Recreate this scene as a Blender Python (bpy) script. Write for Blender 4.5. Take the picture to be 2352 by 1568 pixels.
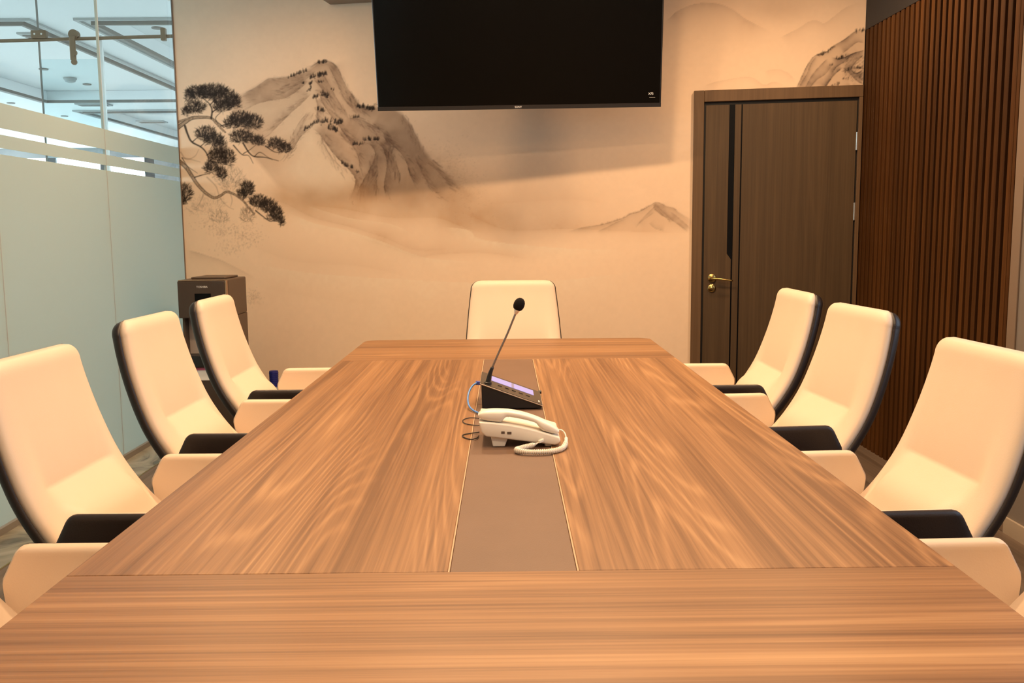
import bpy, bmesh, math, random
import numpy as np
from mathutils import Vector, Matrix

for _o in list(bpy.data.objects):
    bpy.data.objects.remove(_o, do_unlink=True)
scn = bpy.context.scene
COL = scn.collection

# ------------------------------------------------------------------ camera
CAM_H = 1.2957
F_PX, PITCH, YAW, ROLL = 2100.0, 0.1203, 0.0061, -0.0088
_c, _s = math.cos(YAW), math.sin(YAW)
_R = np.array([_c, -_s, 0.0])
FWD = np.array([_s*math.cos(PITCH), _c*math.cos(PITCH), -math.sin(PITCH)])
_U = np.array([_s*math.sin(PITCH), _c*math.sin(PITCH), math.cos(PITCH)])
RGT = math.cos(ROLL)*_R + math.sin(ROLL)*_U
UPV = math.cos(ROLL)*_U - math.sin(ROLL)*_R
CPOS = np.array([0.0, 0.0, CAM_H])
cam_data = bpy.data.cameras.new('camera')
cam_data.sensor_width = 36.0
cam_data.lens = F_PX/2352.0*36.0
cam_data.clip_start = 0.05
cam_data.clip_end = 200
cam = bpy.data.objects.new('camera', cam_data)
COL.objects.link(cam)
cam.matrix_world = Matrix(((RGT[0], UPV[0], -FWD[0], CPOS[0]),
                           (RGT[1], UPV[1], -FWD[1], CPOS[1]),
                           (RGT[2], UPV[2], -FWD[2], CPOS[2]),
                           (0, 0, 0, 1)))
scn.camera = cam

# ------------------------------------------------------------------ world, exposure, light levels
world = bpy.data.worlds.new('world')
scn.world = world
world.use_nodes = True
world.node_tree.nodes['Background'].inputs[0].default_value = (0.62, 0.78, 0.95, 1)
world.node_tree.nodes['Background'].inputs[1].default_value = 0.6
scn.view_settings.view_transform = 'Standard'
scn.view_settings.look = 'None'
scn.view_settings.gamma = 1.0
scn.view_settings.exposure = 0.30
scn.view_settings.use_curve_mapping = False

LAMP_COLOR = (1.0, 0.66, 0.37)
LAMP_W = 12.8            # each recessed downlight
OFFICE_WINDOW = 6.8      # office windows behind the glass, plus the added side panes
SIDE_WINDOW = 2.2        # daylight window on the right-hand wall
ROOM_H = 2.90
# recessed downlights: (x, y)
LAMPS = [(-.32, 0.7, 1), (.42, 0.7, 1), (-.32, 1.75, 1), (.42, 1.75, 1), (-.32, 2.8, 1), (.42, 2.8, 1), (-.32, 3.95, 2.1), (.42, 3.95, 2.1), (-1.5, 4.8, 1.6), (1.5, 4.6, 1.5)]   # x, y, relative power

# ------------------------------------------------------------------ geometry of the photograph -> place
def ray(x, y):
    return FWD + RGT*(x-1176.0)/F_PX + UPV*(784.0-y)/F_PX
def on_plane(x, y, n, d):
    n = np.array(n, float); r = ray(x, y)
    return CPOS + r*((d - n@CPOS)/(n@r))
def atX(x, y, v): return on_plane(x, y, (1, 0, 0), v)
def atY(x, y, v): return on_plane(x, y, (0, 1, 0), v)
def atZ(x, y, v): return on_plane(x, y, (0, 0, 1), v)
def to_px(p):
    q = np.asarray(p, float) - CPOS
    d = q@FWD
    return 1176 + F_PX*(q@RGT)/d, 784 - F_PX*(q@UPV)/d

GX = -2.222              # glass wall plane
SX = 2.1186              # slat wall plane
WK = 0.1937              # the mural wall is skewed: y = WY - WK * x
WY = 5.931
WN = np.array([-WK, -1.0, 0.0])/math.hypot(WK, 1)     # towards the room
WT = np.array([1.0, -WK, 0.0])/math.hypot(WK, 1)      # along the wall to the right
W0 = np.array([0.0, WY, 0.0])
def wall_pt(s, z, off=0.0): return W0 + WT*s + WN*off + np.array([0, 0, z])
def s_of_x(x): return x*math.hypot(WK, 1)
def at_wall(x, y, off=0.0):       # pixel -> (s, z) on the mural wall
    p = on_plane(x, y, (WK, 1, 0), WY - off*math.hypot(WK, 1))
    return float((p - W0)@WT), float(p[2])

# ------------------------------------------------------------------ materials
def new_mat(name):
    m = bpy.data.materials.new(name); m.use_nodes = True
    nt = m.node_tree
    return m, nt, nt.nodes['Principled BSDF']
def N(nt, kind, **kw):
    n = nt.nodes.new(kind)
    for k, v in kw.items(): setattr(n, k, v)
    return n
def plain(name, col, rough=0.5, metal=0.0, spec=0.5, bump=0.0, bscale=200.0, var=0.0, vscale=6.0, emit=None, estr=0.0, coat=0.0):
    m, nt, b = new_mat(name)
    b.inputs['Base Color'].default_value = (*col, 1)
    b.inputs['Roughness'].default_value = rough
    b.inputs['Metallic'].default_value = metal
    b.inputs['Specular IOR Level'].default_value = spec
    b.inputs['Coat Weight'].default_value = coat
    if emit:
        b.inputs['Emission Color'].default_value = (*emit, 1)
        b.inputs['Emission Strength'].default_value = estr
    tc = N(nt, 'ShaderNodeTexCoord')
    if var > 0:
        nz = N(nt, 'ShaderNodeTexNoise'); nz.inputs['Scale'].default_value = vscale; nz.inputs['Detail'].default_value = 5
        nt.links.new(tc.outputs['Object'], nz.inputs['Vector'])
        mx = N(nt, 'ShaderNodeMix', data_type='RGBA')
        mx.inputs[6].default_value = tuple(c*(1-var) for c in col)+(1,)
        mx.inputs[7].default_value = tuple(min(1, c*(1+var)) for c in col)+(1,)
        nt.links.new(nz.outputs['Fac'], mx.inputs[0]); nt.links.new(mx.outputs[2], b.inputs['Base Color'])
    if bump > 0:
        nz2 = N(nt, 'ShaderNodeTexNoise'); nz2.inputs['Scale'].default_value = bscale; nz2.inputs['Detail'].default_value = 3
        nt.links.new(tc.outputs['Object'], nz2.inputs['Vector'])
        bp = N(nt, 'ShaderNodeBump'); bp.inputs['Strength'].default_value = bump; bp.inputs['Distance'].default_value = 0.002
        nt.links.new(nz2.outputs['Fac'], bp.inputs['Height']); nt.links.new(bp.outputs['Normal'], b.inputs['Normal'])
    return m

def wood(name, along, cols, rough=0.4, sc=1.0, rings=1.0, seed=0.0, spec=0.4):
    """wood with long streaks and cathedral figure; 'along' = 0 grain on x, 1 on y, 2 on z"""
    m, nt, b = new_mat(name)
    L = nt.links
    tc = N(nt, 'ShaderNodeTexCoord')
    def mapped(across, along_s, off):
        mp = N(nt, 'ShaderNodeMapping')
        s = [across*sc]*3; s[along] = along_s*sc
        mp.inputs['Scale'].default_value = s
        mp.inputs['Location'].default_value = (off+seed, off*1.7+seed*.6, off*.3)
        L.new(tc.outputs['Object'], mp.inputs['Vector']); return mp
    def noise(mp, scale=1.0, detail=4, dist=0.0, rg=.55):
        nz = N(nt, 'ShaderNodeTexNoise'); nz.inputs['Scale'].default_value = scale; nz.inputs['Detail'].default_value = detail
        nz.inputs['Distortion'].default_value = dist; nz.inputs['Roughness'].default_value = rg
        L.new(mp.outputs['Vector'], nz.inputs['Vector']); return nz
    def math_(op, a, bb, clamp=False):
        n = N(nt, 'ShaderNodeMath', operation=op, use_clamp=clamp)
        for i, v in enumerate((a, bb)):
            if isinstance(v, (int, float)): n.inputs[i].default_value = v
            else: L.new(v, n.inputs[i])
        return n.outputs[0]
    broad = noise(mapped(7.0, 0.22, 3.1), 1.0, 2, 0.0)
    streak = noise(mapped(30, 0.35, 5.0), 1.0, 4, 0.0, .6)
    field = noise(mapped(4.6, 0.27, 7.7), 1.0, 1.2, 0.1, .35)
    wob = noise(mapped(60, 1.6, 2.2), 1.0, 2)
    f2 = math_('ADD', math_('MULTIPLY', field.outputs['Fac'], 230.0*rings), math_('MULTIPLY', wob.outputs['Fac'], 3.2))
    rg_ = math_('SINE', f2, 0)
    rg_ = math_('MULTIPLY_ADD', rg_, 0.5); rg_.node.inputs[2].default_value = 0.5
    rg_ = math_('POWER', rg_, 3.0)
    gate = noise(mapped(6.0, 0.5, 11.0), 1.0, 1)
    gt = N(nt, 'ShaderNodeMapRange', interpolation_type='SMOOTHSTEP'); gt.inputs[1].default_value = .42; gt.inputs[2].default_value = .58
    L.new(gate.outputs['Fac'], gt.inputs[0])
    rg_ = math_('MULTIPLY', rg_, gt.outputs[0])
    fine = noise(mapped(125, 1.3, 1.3), 1.0, 4, 0.0, .65)
    t = math_('MULTIPLY', broad.outputs['Fac'], 0.42)
    t = math_('ADD', t, math_('MULTIPLY', streak.outputs['Fac'], 0.62))
    t = math_('ADD', t, math_('MULTIPLY', rg_, 0.15*min(1, rings+.3)))
    t = math_('ADD', t, math_('MULTIPLY', math_('SUBTRACT', fine.outputs['Fac'], 0.5), 0.52))
    cr = N(nt, 'ShaderNodeValToRGB')
    cr.color_ramp.elements[0].position = 0.38; cr.color_ramp.elements[0].color = (*cols[0], 1)
    cr.color_ramp.elements[1].position = 0.90; cr.color_ramp.elements[1].color = (*cols[2], 1)
    e = cr.color_ramp.elements.new(0.60); e.color = (*cols[1], 1)
    L.new(t, cr.inputs['Fac']); L.new(cr.outputs['Color'], b.inputs['Base Color'])
    b.inputs['Roughness'].default_value = rough
    b.inputs['Specular IOR Level'].default_value = spec
    bp = N(nt, 'ShaderNodeBump'); bp.inputs['Strength'].default_value = 0.12; bp.inputs['Distance'].default_value = 0.001
    L.new(fine.outputs['Fac'], bp.inputs['Height']); L.new(bp.outputs['Normal'], b.inputs['Normal'])
    return m

OAK = ((0.150, 0.068, 0.027), (0.285, 0.142, 0.060), (0.47, 0.265, 0.124))
M = {}
M['wood_y'] = wood('table_wood_lengthwise', 1, OAK, 0.42, 1.0, 1.0, 0.0)
M['wood_y2'] = wood('table_wood_lengthwise_b', 1, OAK, 0.42, 1.0, 1.0, 4.3)
M['wood_x'] = wood('table_wood_crosswise', 0, OAK, 0.42, 1.0, 0.5, 2.0)
M['inlay'] = plain('inlay_leather', (0.16, 0.092, 0.058), 0.5, 0, 0.4, 0.25, 350, 0.12, 9)
M['inlay_edge'] = plain('inlay_edge', (0.5, 0.33, 0.2), 0.4)
M['cream'] = plain('cream_leather', (0.70, 0.555, 0.425), 0.48, 0, 0.35, 0.10, 260, 0.03, 5)
M['brown'] = plain('dark_brown_leather', (0.018, 0.010, 0.008), 0.42, 0, 0.5, 0.2, 300)
M['chrome'] = plain('chair_metal', (0.55, 0.55, 0.56), 0.25, 1.0)
M['black_plastic'] = plain('black_plastic', (0.008, 0.008, 0.009), 0.38)
M['castor'] = plain('castor_rubber', (0.02, 0.02, 0.02), 0.6)
M['door'] = wood('door_veneer', 2, ((0.062, 0.037, 0.0175), (0.083, 0.050, 0.024), (0.105, 0.064, 0.031)), 0.55, 1.6, 0.3, 1.0, 0.3)
M['door_frame'] = wood('door_frame_veneer', 2, ((0.10, 0.056, 0.027), (0.13, 0.075, 0.037), (0.16, 0.093, 0.046)), 0.5, 1.6, 0.3, 3.0, 0.3)
M['door_dark'] = plain('door_dark_reveal', (0.006, 0.005, 0.004), 0.6)
M['black_glass'] = plain('black_strip', (0.002, 0.0025, 0.0035), 0.4, 0, 0.12)
M['brass'] = plain('brass', (0.50, 0.36, 0.13), 0.22, 1.0)
M['steel'] = plain('hinge_steel', (0.75, 0.73, 0.70), 0.35, 1.0)
M['slat'] = wood('slat_wood', 2, ((0.042, 0.0150, 0.0034), (0.070, 0.0265, 0.0060), (0.105, 0.042, 0.0100)), 0.6, 1.5, 0.2, 0.5, 0.12)
def vary_by_object(m, lo, hi):
    nt = m.node_tree; b = nt.nodes['Principled BSDF']; src = b.inputs['Base Color'].links[0].from_socket
    oi = N(nt, 'ShaderNodeObjectInfo'); mr = N(nt, 'ShaderNodeMapRange'); mr.inputs[3].default_value = lo; mr.inputs[4].default_value = hi
    nt.links.new(oi.outputs['Random'], mr.inputs[0])
    vm = N(nt, 'ShaderNodeVectorMath', operation='SCALE'); nt.links.new(src, vm.inputs[0]); nt.links.new(mr.outputs[0], vm.inputs['Scale'])
    nt.links.new(vm.outputs[0], b.inputs['Base Color'])
vary_by_object(M['slat'], .7, 1.3)
M['slat_back'] = plain('slat_backing', (0.003, 0.0018, 0.0018), 0.8, 0, 0.1)
M['soffit'] = plain('dark_soffit', (0.014, 0.010, 0.008), 0.7)
M['trim_beige'] = plain('beige_trim', (0.20, 0.14, 0.10), 0.5)
M['wall_grey'] = plain('grey_wall', (0.20, 0.17, 0.15), 0.6, var=0.05)
M['wall_rear'] = plain('rear_wall', (0.42, 0.34, 0.26), 0.7, var=0.04)
M['ceiling'] = plain('ceiling_paint', (0.70, 0.66, 0.60), 0.8)
M['metal_grey'] = plain('grey_painted_metal', (0.22, 0.17, 0.13), 0.5)
M['white_paint'] = plain('white_paint', (0.88, 0.89, 0.89), 0.7)
M['moulding'] = plain('moulding_grey', (0.42, 0.43, 0.42), 0.6)
M['moulding_dark'] = plain('moulding_dark', (0.22, 0.20, 0.18), 0.6)
M['office_floor'] = plain('office_floor_grey', (0.62, 0.62, 0.60), 0.5, var=0.1)
M['office_wall'] = plain('office_wall_stone', (0.25, 0.24, 0.24), 0.6, var=0.25, vscale=2.5)
M['office_mullion'] = plain('dark_mullion', (0.03, 0.03, 0.032), 0.5)
M['bronze'] = plain('rail_bronze', (0.20, 0.14, 0.09), 0.35, 0.7)
M['screen_glass'] = plain('tv_screen', (0.0015, 0.0012, 0.001), 0.16, 0, 0.25)
M['tv_body'] = plain('tv_body', (0.008, 0.006, 0.006), 0.4)
M['white_print'] = plain('white_print', (0.75, 0.75, 0.75), 0.5)
M['ivory'] = plain('ivory_plastic', (0.80, 0.74, 0.64), 0.35, 0, 0.5)
M['ivory_dark'] = plain('ivory_switch', (0.10, 0.07, 0.05), 0.5)
M['console_top'] = plain('console_top', (0.05, 0.037, 0.028), 0.35, 0.3)
M['silver_edge'] = plain('silver_edge', (0.75, 0.66, 0.56), 0.3, 0.9)
M['lcd'] = plain('lcd_lit', (0.1, 0.1, 0.12), 0.3, emit=(0.50, 0.42, 0.95), estr=0.62)
M['lcd_band'] = plain('lcd_lit_band', (0.1, 0.1, 0.12), 0.3, emit=(0.36, 0.27, 0.50), estr=0.45)
M['goose'] = plain('gooseneck_metal', (0.30, 0.26, 0.24), 0.3, 0.9)
M['foam'] = plain('mic_foam', (0.006, 0.005, 0.005), 0.9, 0, 0.2, 0.6, 900)
M['cable_blue'] = plain('blue_cable', (0.08, 0.24, 0.62), 0.4)
M['plug_blue'] = plain('blue_plug', (0.04, 0.07, 0.40), 0.35)
M['cable_black'] = plain('black_cable', (0.01, 0.008, 0.008), 0.45)
M['disp_front'] = plain('dispenser_front', (0.060, 0.040, 0.030), 0.32, 0.2)
M['disp_side'] = plain('dispenser_side', (0.095, 0.062, 0.042), 0.42, 0.2)
M['disp_niche'] = plain('dispenser_niche', (0.40, 0.33, 0.28), 0.5)
M['disp_gold'] = plain('dispenser_edge', (0.42, 0.29, 0.19), 0.3, 0.8)
M['pink'] = plain('pink_print', (0.55, 0.12, 0.22), 0.5)
M['cap_blue'] = plain('blue_cap', (0.012, 0.016, 0.17), 0.4)
M['jug'] = plain('jug_plastic', (0.30, 0.36, 0.42), 0.2, 0, 0.5)
M['brass_strip'] = plain('brass_inlay', (0.42, 0.30, 0.10), 0.3, 0.9)

def marble():
    m, nt, b = new_mat('border_marble'); L = nt.links
    tc = N(nt, 'ShaderNodeTexCoord')
    nz = N(nt, 'ShaderNodeTexNoise'); nz.inputs['Scale'].default_value = 3.2; nz.inputs['Detail'].default_value = 7; nz.inputs['Distortion'].default_value = 1.6
    L.new(tc.outputs['Object'], nz.inputs['Vector'])
    cr = N(nt, 'ShaderNodeValToRGB'); e = cr.color_ramp.elements
    e[0].position = .40; e[0].color = (.10, .095, .08, 1); e[1].position = .62; e[1].color = (.36, .34, .28, 1)
    x = e.new(.5); x.color = (.27, .25, .20, 1)
    L.new(nz.outputs['Fac'], cr.inputs['Fac']); L.new(cr.outputs['Color'], b.inputs['Base Color'])
    b.inputs['Roughness'].default_value = .25
    return m
M['marble'] = marble()
M['floor'] = wood('floor_wood', 1, ((0.10, 0.07, 0.05), (0.16, 0.115, 0.085), (0.22, 0.165, 0.125)), 0.4, 0.8, 0.3, 9.0)

def glass(name, tint, gloss=0.06):
    m = bpy.data.materials.new(name); m.use_nodes = True; nt = m.node_tree; nt.nodes.clear()
    out = N(nt, 'ShaderNodeOutputMaterial')
    tr = N(nt, 'ShaderNodeBsdfTransparent'); tr.inputs[0].default_value = (*tint, 1)
    gl = N(nt, 'ShaderNodeBsdfGlossy'); gl.inputs['Roughness'].default_value = 0.02
    fr = N(nt, 'ShaderNodeLayerWeight'); fr.inputs['Blend'].default_value = 0.5
    p5 = N(nt, 'ShaderNodeMath', operation='POWER'); p5.inputs[1].default_value = 5.0
    ma = N(nt, 'ShaderNodeMath', operation='MULTIPLY_ADD'); ma.inputs[1].default_value = 0.45; ma.inputs[2].default_value = 0.02
    nt.links.new(fr.outputs['Facing'], p5.inputs[0]); nt.links.new(p5.outputs[0], ma.inputs[0])
    mx = N(nt, 'ShaderNodeMixShader')
    nt.links.new(ma.outputs[0], mx.inputs[0]); nt.links.new(tr.outputs[0], mx.inputs[1]); nt.links.new(gl.outputs[0], mx.inputs[2])
    nt.links.new(mx.outputs[0], out.inputs[0])
    return m
M['glass'] = glass('clear_glass', (0.90, 0.97, 0.97))
M['glass_office'] = glass('office_glass', (0.90, 0.96, 0.97))
def frosted():
    m = bpy.data.materials.new('frosted_film'); m.use_nodes = True; nt = m.node_tree; nt.nodes.clear()
    out = N(nt, 'ShaderNodeOutputMaterial')
    df = N(nt, 'ShaderNodeBsdfDiffuse'); df.inputs[0].default_value = (0.54, 0.55, 0.47, 1)
    tl = N(nt, 'ShaderNodeBsdfTranslucent'); tl.inputs[0].default_value = (0.62, 0.74, 0.72, 1)
    tc = N(nt, 'ShaderNodeTexCoord'); nz = N(nt, 'ShaderNodeTexNoise'); nz.inputs['Scale'].default_value = 600
    nt.links.new(tc.outputs['Object'], nz.inputs['Vector'])
    bp = N(nt, 'ShaderNodeBump'); bp.inputs['Strength'].default_value = .05; nt.links.new(nz.outputs['Fac'], bp.inputs['Height'])
    nt.links.new(bp.outputs['Normal'], df.inputs['Normal'])
    mx = N(nt, 'ShaderNodeMixShader'); mx.inputs[0].default_value = 0.5
    nt.links.new(df.outputs[0], mx.inputs[1]); nt.links.new(tl.outputs[0], mx.inputs[2]); nt.links.new(mx.outputs[0], out.inputs[0])
    return m
M['frost'] = frosted()
def emis(name, col, st):
    m = bpy.data.materials.new(name); m.use_nodes = True; nt = m.node_tree; nt.nodes.clear()
    out = N(nt, 'ShaderNodeOutputMaterial'); e = N(nt, 'ShaderNodeEmission')
    e.inputs[0].default_value = (*col, 1); e.inputs[1].default_value = st
    nt.links.new(e.outputs[0], out.inputs[0]); return m
M['office_window'] = emis('daylight_pane', (0.80, 0.93, 1.0), OFFICE_WINDOW)
M['side_window'] = emis('daylight_pane_side', (0.62, 0.80, 1.0), SIDE_WINDOW)
M['lamp_lens'] = emis('downlight_lens', LAMP_COLOR, 6.0)

def mural_mat():
    m, nt, b = new_mat('ink_mural_print'); L = nt.links
    at = N(nt, 'ShaderNodeAttribute'); at.attribute_name = 'print'
    L.new(at.outputs['Color'], b.inputs['Base Color'])
    b.inputs['Roughness'].default_value = 0.75; b.inputs['Specular IOR Level'].default_value = 0.2
    tc = N(nt, 'ShaderNodeTexCoord'); nz = N(nt, 'ShaderNodeTexNoise'); nz.inputs['Scale'].default_value = 260; nz.inputs['Detail'].default_value = 3
    L.new(tc.outputs['Object'], nz.inputs['Vector'])
    bp = N(nt, 'ShaderNodeBump'); bp.inputs['Strength'].default_value = .06; bp.inputs['Distance'].default_value = .002
    L.new(nz.outputs['Fac'], bp.inputs['Height']); L.new(bp.outputs['Normal'], b.inputs['Normal'])
    return m
M['mural'] = mural_mat()

# ------------------------------------------------------------------ mesh helpers
class MB:
    def __init__(s): s.v = []; s.f = []
    def add(s, vs, fs):
        o = len(s.v); s.v += [tuple(map(float, v)) for v in vs]; s.f += [tuple(i+o for i in f) for f in fs]; return s
    def box(s, x0, x1, y0, y1, z0, z1):
        vs = [(x, y, z) for z in (z0, z1) for y in (y0, y1) for x in (x0, x1)]
        return s.add(vs, [(0, 2, 3, 1), (4, 5, 7, 6), (0, 1, 5, 4), (2, 6, 7, 3), (0, 4, 6, 2), (1, 3, 7, 5)])
    def obox(s, c, ax, ay, az):      # oriented box: centre and half axes
        c, ax, ay, az = (np.asarray(t, float) for t in (c, ax, ay, az))
        vs = [c+i*ax+j*ay+k*az for k in (-1, 1) for j in (-1, 1) for i in (-1, 1)]
        return s.add(vs, [(0, 2, 3, 1), (4, 5, 7, 6), (0, 1, 5, 4), (2, 6, 7, 3), (0, 4, 6, 2), (1, 3, 7, 5)])
    def prism(s, poly, fn0, fn1):    # polygon swept between two maps of 2-D points
        n = len(poly)
        return s.add([fn0(*p) for p in poly]+[fn1(*p) for p in poly],
                     [tuple(range(n-1, -1, -1)), tuple(range(n, 2*n))]+[(i, (i+1) % n, n+(i+1) % n, n+i) for i in range(n)])
    def lathe(s, prof, c=(0, 0, 0), axis='z', n=24):
        vs = []; fs = []
        for r, h in prof:
            for k in range(n):
                a = 2*math.pi*k/n; x, y = r*math.cos(a), r*math.sin(a)
                p = {'z': (x, y, h), 'y': (x, h, y), 'x': (h, x, y)}[axis]
                vs.append((p[0]+c[0], p[1]+c[1], p[2]+c[2]))
        for i in range(len(prof)-1):
            for k in range(n):
                fs.append((i*n+k, i*n+(k+1) % n, (i+1)*n+(k+1) % n, (i+1)*n+k))
        fs.append(tuple(range(n-1, -1, -1))); fs.append(tuple((len(prof)-1)*n+k for k in range(n)))
        return s.add(vs, fs)
    def tube(s, pts, r, n=10, caps=True):
        pts = [Vector(p) for p in pts]; rr = r if isinstance(r, (list, tuple)) else [r]*len(pts)
        vs = []; fs = []; up = None
        for i, p in enumerate(pts):
            t = (pts[min(i+1, len(pts)-1)]-pts[max(i-1, 0)]).normalized()
            if up is None: up = Vector((0, 0, 1)) if abs(t.z) < .9 else Vector((1, 0, 0))
            a = t.cross(up)
            if a.length < 1e-6: a = t.orthogonal()
            a.normalize(); b = a.cross(t).normalized(); up = b
            for k in range(n):
                q = 2*math.pi*k/n; vs.append(p+(a*math.cos(q)+b*math.sin(q))*rr[i])
        for i in range(len(pts)-1):
            for k in range(n): fs.append((i*n+k, i*n+(k+1) % n, (i+1)*n+(k+1) % n, (i+1)*n+k))
        if caps: fs.append(tuple(range(n-1, -1, -1))); fs.append(tuple((len(pts)-1)*n+k for k in range(n)))
        return s.add(vs, fs)
    def grid(s, rows, close=False):
        n = len(rows[0]); vs = [p for r in rows for p in r]; fs = []
        for i in range(len(rows)-1):
            for k in range(n if close else n-1):
                fs.append((i*n+k, i*n+(k+1) % n, (i+1)*n+(k+1) % n, (i+1)*n+k))
        return s.add(vs, fs)
    def mesh(s, name, mat, bevel=0.0, seg=2, smooth=False, xf=None):
        me = bpy.data.meshes.new(name)
        bm = bmesh.new()
        bv = [bm.verts.new(v) for v in s.v]
        for f in s.f:
            try: bm.faces.new([bv[i] for i in f])
            except ValueError: pass
        bmesh.ops.recalc_face_normals(bm, faces=bm.faces)
        if bevel > 0:
            es = [e for e in bm.edges if len(e.link_faces) == 2 and e.calc_face_angle(0) > 0.5]
            bmesh.ops.bevel(bm, geom=es, offset=bevel, segments=seg, affect='EDGES', profile=.5, clamp_overlap=True)
        if xf is not None: bmesh.ops.transform(bm, matrix=xf, verts=bm.verts)
        bm.to_mesh(me); bm.free()
        if smooth:
            me.shade_smooth() if hasattr(me, 'shade_smooth') else None
            if bevel > 0 or smooth == 'auto':
                try: me.set_sharp_from_angle(angle=math.radians(40))
                except Exception: pass
        me.materials.append(mat)
        return me
    def build(s, name, mat, parent=None, **kw):
        return link(name, s.mesh(name, mat, **kw), parent)

def link(name, data, parent=None):
    o = bpy.data.objects.new(name, data); COL.objects.link(o)
    if parent is not None: o.parent = parent
    return o
def tag(o, label=None, cat=None, group=None, kind=None):
    if label: o['label'] = label
    if cat: o['category'] = cat
    if group: o['group'] = group
    if kind: o['kind'] = kind
    return o
def empty(name, loc=(0, 0, 0), rz=0.0):
    o = link(name, None); o.location = loc; o.rotation_euler = (0, 0, rz); o.empty_display_size = .1; return o
def struct(o, label, cat): return tag(o, label, cat, kind='structure')
def copy_tree(o, parent=None):
    c = o.copy(); COL.objects.link(c); c.parent = parent
    for ch in list(o.children): copy_tree(ch, c)
    return c
def smoothstep(a, b, x):
    t = np.clip((np.asarray(x, float)-a)/(b-a), 0, 1); return t*t*(3-2*t)
def spline(pts, n):
    """Catmull-Rom through points"""
    P = [np.array(p, float) for p in pts]; P = [2*P[0]-P[1]]+P+[2*P[-1]-P[-2]]
    out = []
    m = len(P)-3
    for i in range(m):
        k = n//m + (1 if i < n % m else 0)
        for t in np.linspace(0, 1, k, endpoint=False):
            a, b, c, d = P[i:i+4]
            out.append(.5*((2*b)+(c-a)*t+(2*a-5*b+4*c-d)*t*t+(3*b-a-3*c+d)*t**3))
    out.append(P[-2]); return out
def text_mesh(txt, size, mat, name, depth=0.0004):
    cu = bpy.data.curves.new(name, 'FONT'); cu.body = txt; cu.size = size; cu.align_x = 'CENTER'; cu.align_y = 'CENTER'; cu.extrude = depth
    to = bpy.data.objects.new(name, cu); COL.objects.link(to)
    dg = bpy.context.evaluated_depsgraph_get()
    me = bpy.data.meshes.new_from_object(to.evaluated_get(dg))
    bpy.data.objects.remove(to, do_unlink=True)
    me.name = name; me.materials.clear(); me.materials.append(mat)
    return me

# ================================================================== THE SETTING
Y_REAR = -1.6
CORN_L = s_of_x(GX); CORN_R = s_of_x(SX)

# floor (wood), marble border, brass strip
fl = MB().prism([(-1.985, Y_REAR), (SX+.12, Y_REAR), (SX+.12, WY-WK*SX+.1), (-1.985, WY+WK*1.985+.1)], lambda x, y: (x, y, -.05), lambda x, y: (x, y, 0))
struct(fl.build('floor', M['floor']), 'brown wooden floor under the meeting table', 'floor')
fb = MB().prism([(GX, Y_REAR), (-1.993, Y_REAR), (-1.993, WY+WK*1.993), (GX, WY-WK*GX)], lambda x, y: (x, y, -.05), lambda x, y: (x, y, 0))
struct(fb.build('floor_border', M['marble']), 'grey veined marble strip along the glass wall', 'floor')
fs_ = MB().box(-1.993, -1.985, Y_REAR, WY+WK*1.98, -.05, .001)
struct(fs_.build('trim_1', M['brass_strip']), 'thin brass strip between marble border and wooden floor', 'trim')
cl = MB().box(GX-.1, SX+.1, Y_REAR-.1, 6.6, ROOM_H, ROOM_H+.1)
struct(cl.build('ceiling', M['ceiling']), 'plain painted ceiling of the meeting room', 'ceiling')
wr = MB().box(GX, SX, Y_REAR-.1, Y_REAR, 0, ROOM_H)
struct(wr.build('wall_rear', M['wall_rear']), 'plain beige wall behind the camera', 'wall')

# ---- mural wall: the ink landscape is a flat print carried by a dense vertex colour attribute
OX, OY, CW, CH = 380, -40, 1640, 900
rng = np.random.default_rng(7)
def value_noise(w, h, cell, seed):
    r = np.random.default_rng(seed); gw, gh = int(w/cell)+3, int(h/cell)+3
    g = r.random((gh, gw)); x = np.arange(w)/cell; y = np.arange(h)/cell
    xi, yi = x.astype(int), y.astype(int); xf, yf = x-xi, y-yi
    xf = xf*xf*(3-2*xf); yf = yf*yf*(3-2*yf)
    a = g[yi][:, xi]; b = g[yi][:, xi+1]; c = g[yi+1][:, xi]; d = g[yi+1][:, xi+1]
    X = xf[None, :]; Y = yf[:, None]
    return (a*(1-X)+b*X)*(1-Y)+(c*(1-X)+d*X)*Y
def fbm(cell, seed, oct=4):
    s = np.zeros((CH, CW)); a = 1.0; t = 0
    for i in range(oct):
        s += a*value_noise(CW, CH, max(2, cell/2**i), seed+i); t += a; a *= .5
    return s/t
YY, XX = np.mgrid[0:CH, 0:CW].astype(np.float32)
XX += OX; YY += OY
BASE = np.array([0.81, 0.605, 0.435])
WASH = np.array([0.36, 0.235, 0.155])
GREY = np.array([0.165, 0.098, 0.066])
INK = np.array([0.018, 0.012, 0.010])
LIGHT = np.array([0.80, 0.66, 0.50])
can = np.ones((CH, CW, 3))*BASE
n_big = fbm(220, 1); n_mid = fbm(60, 11); n_fine = fbm(9, 21, 3)
def blend(mask, col):
    global can
    m = np.clip(mask, 0, 1)[..., None]; can = can*(1-m)+np.asarray(col)*m
def blend_box(sl, mask, col):
    m = np.clip(mask, 0, 1)[..., None]; can[sl] = can[sl]*(1-m)+np.asarray(col)*m
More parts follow.
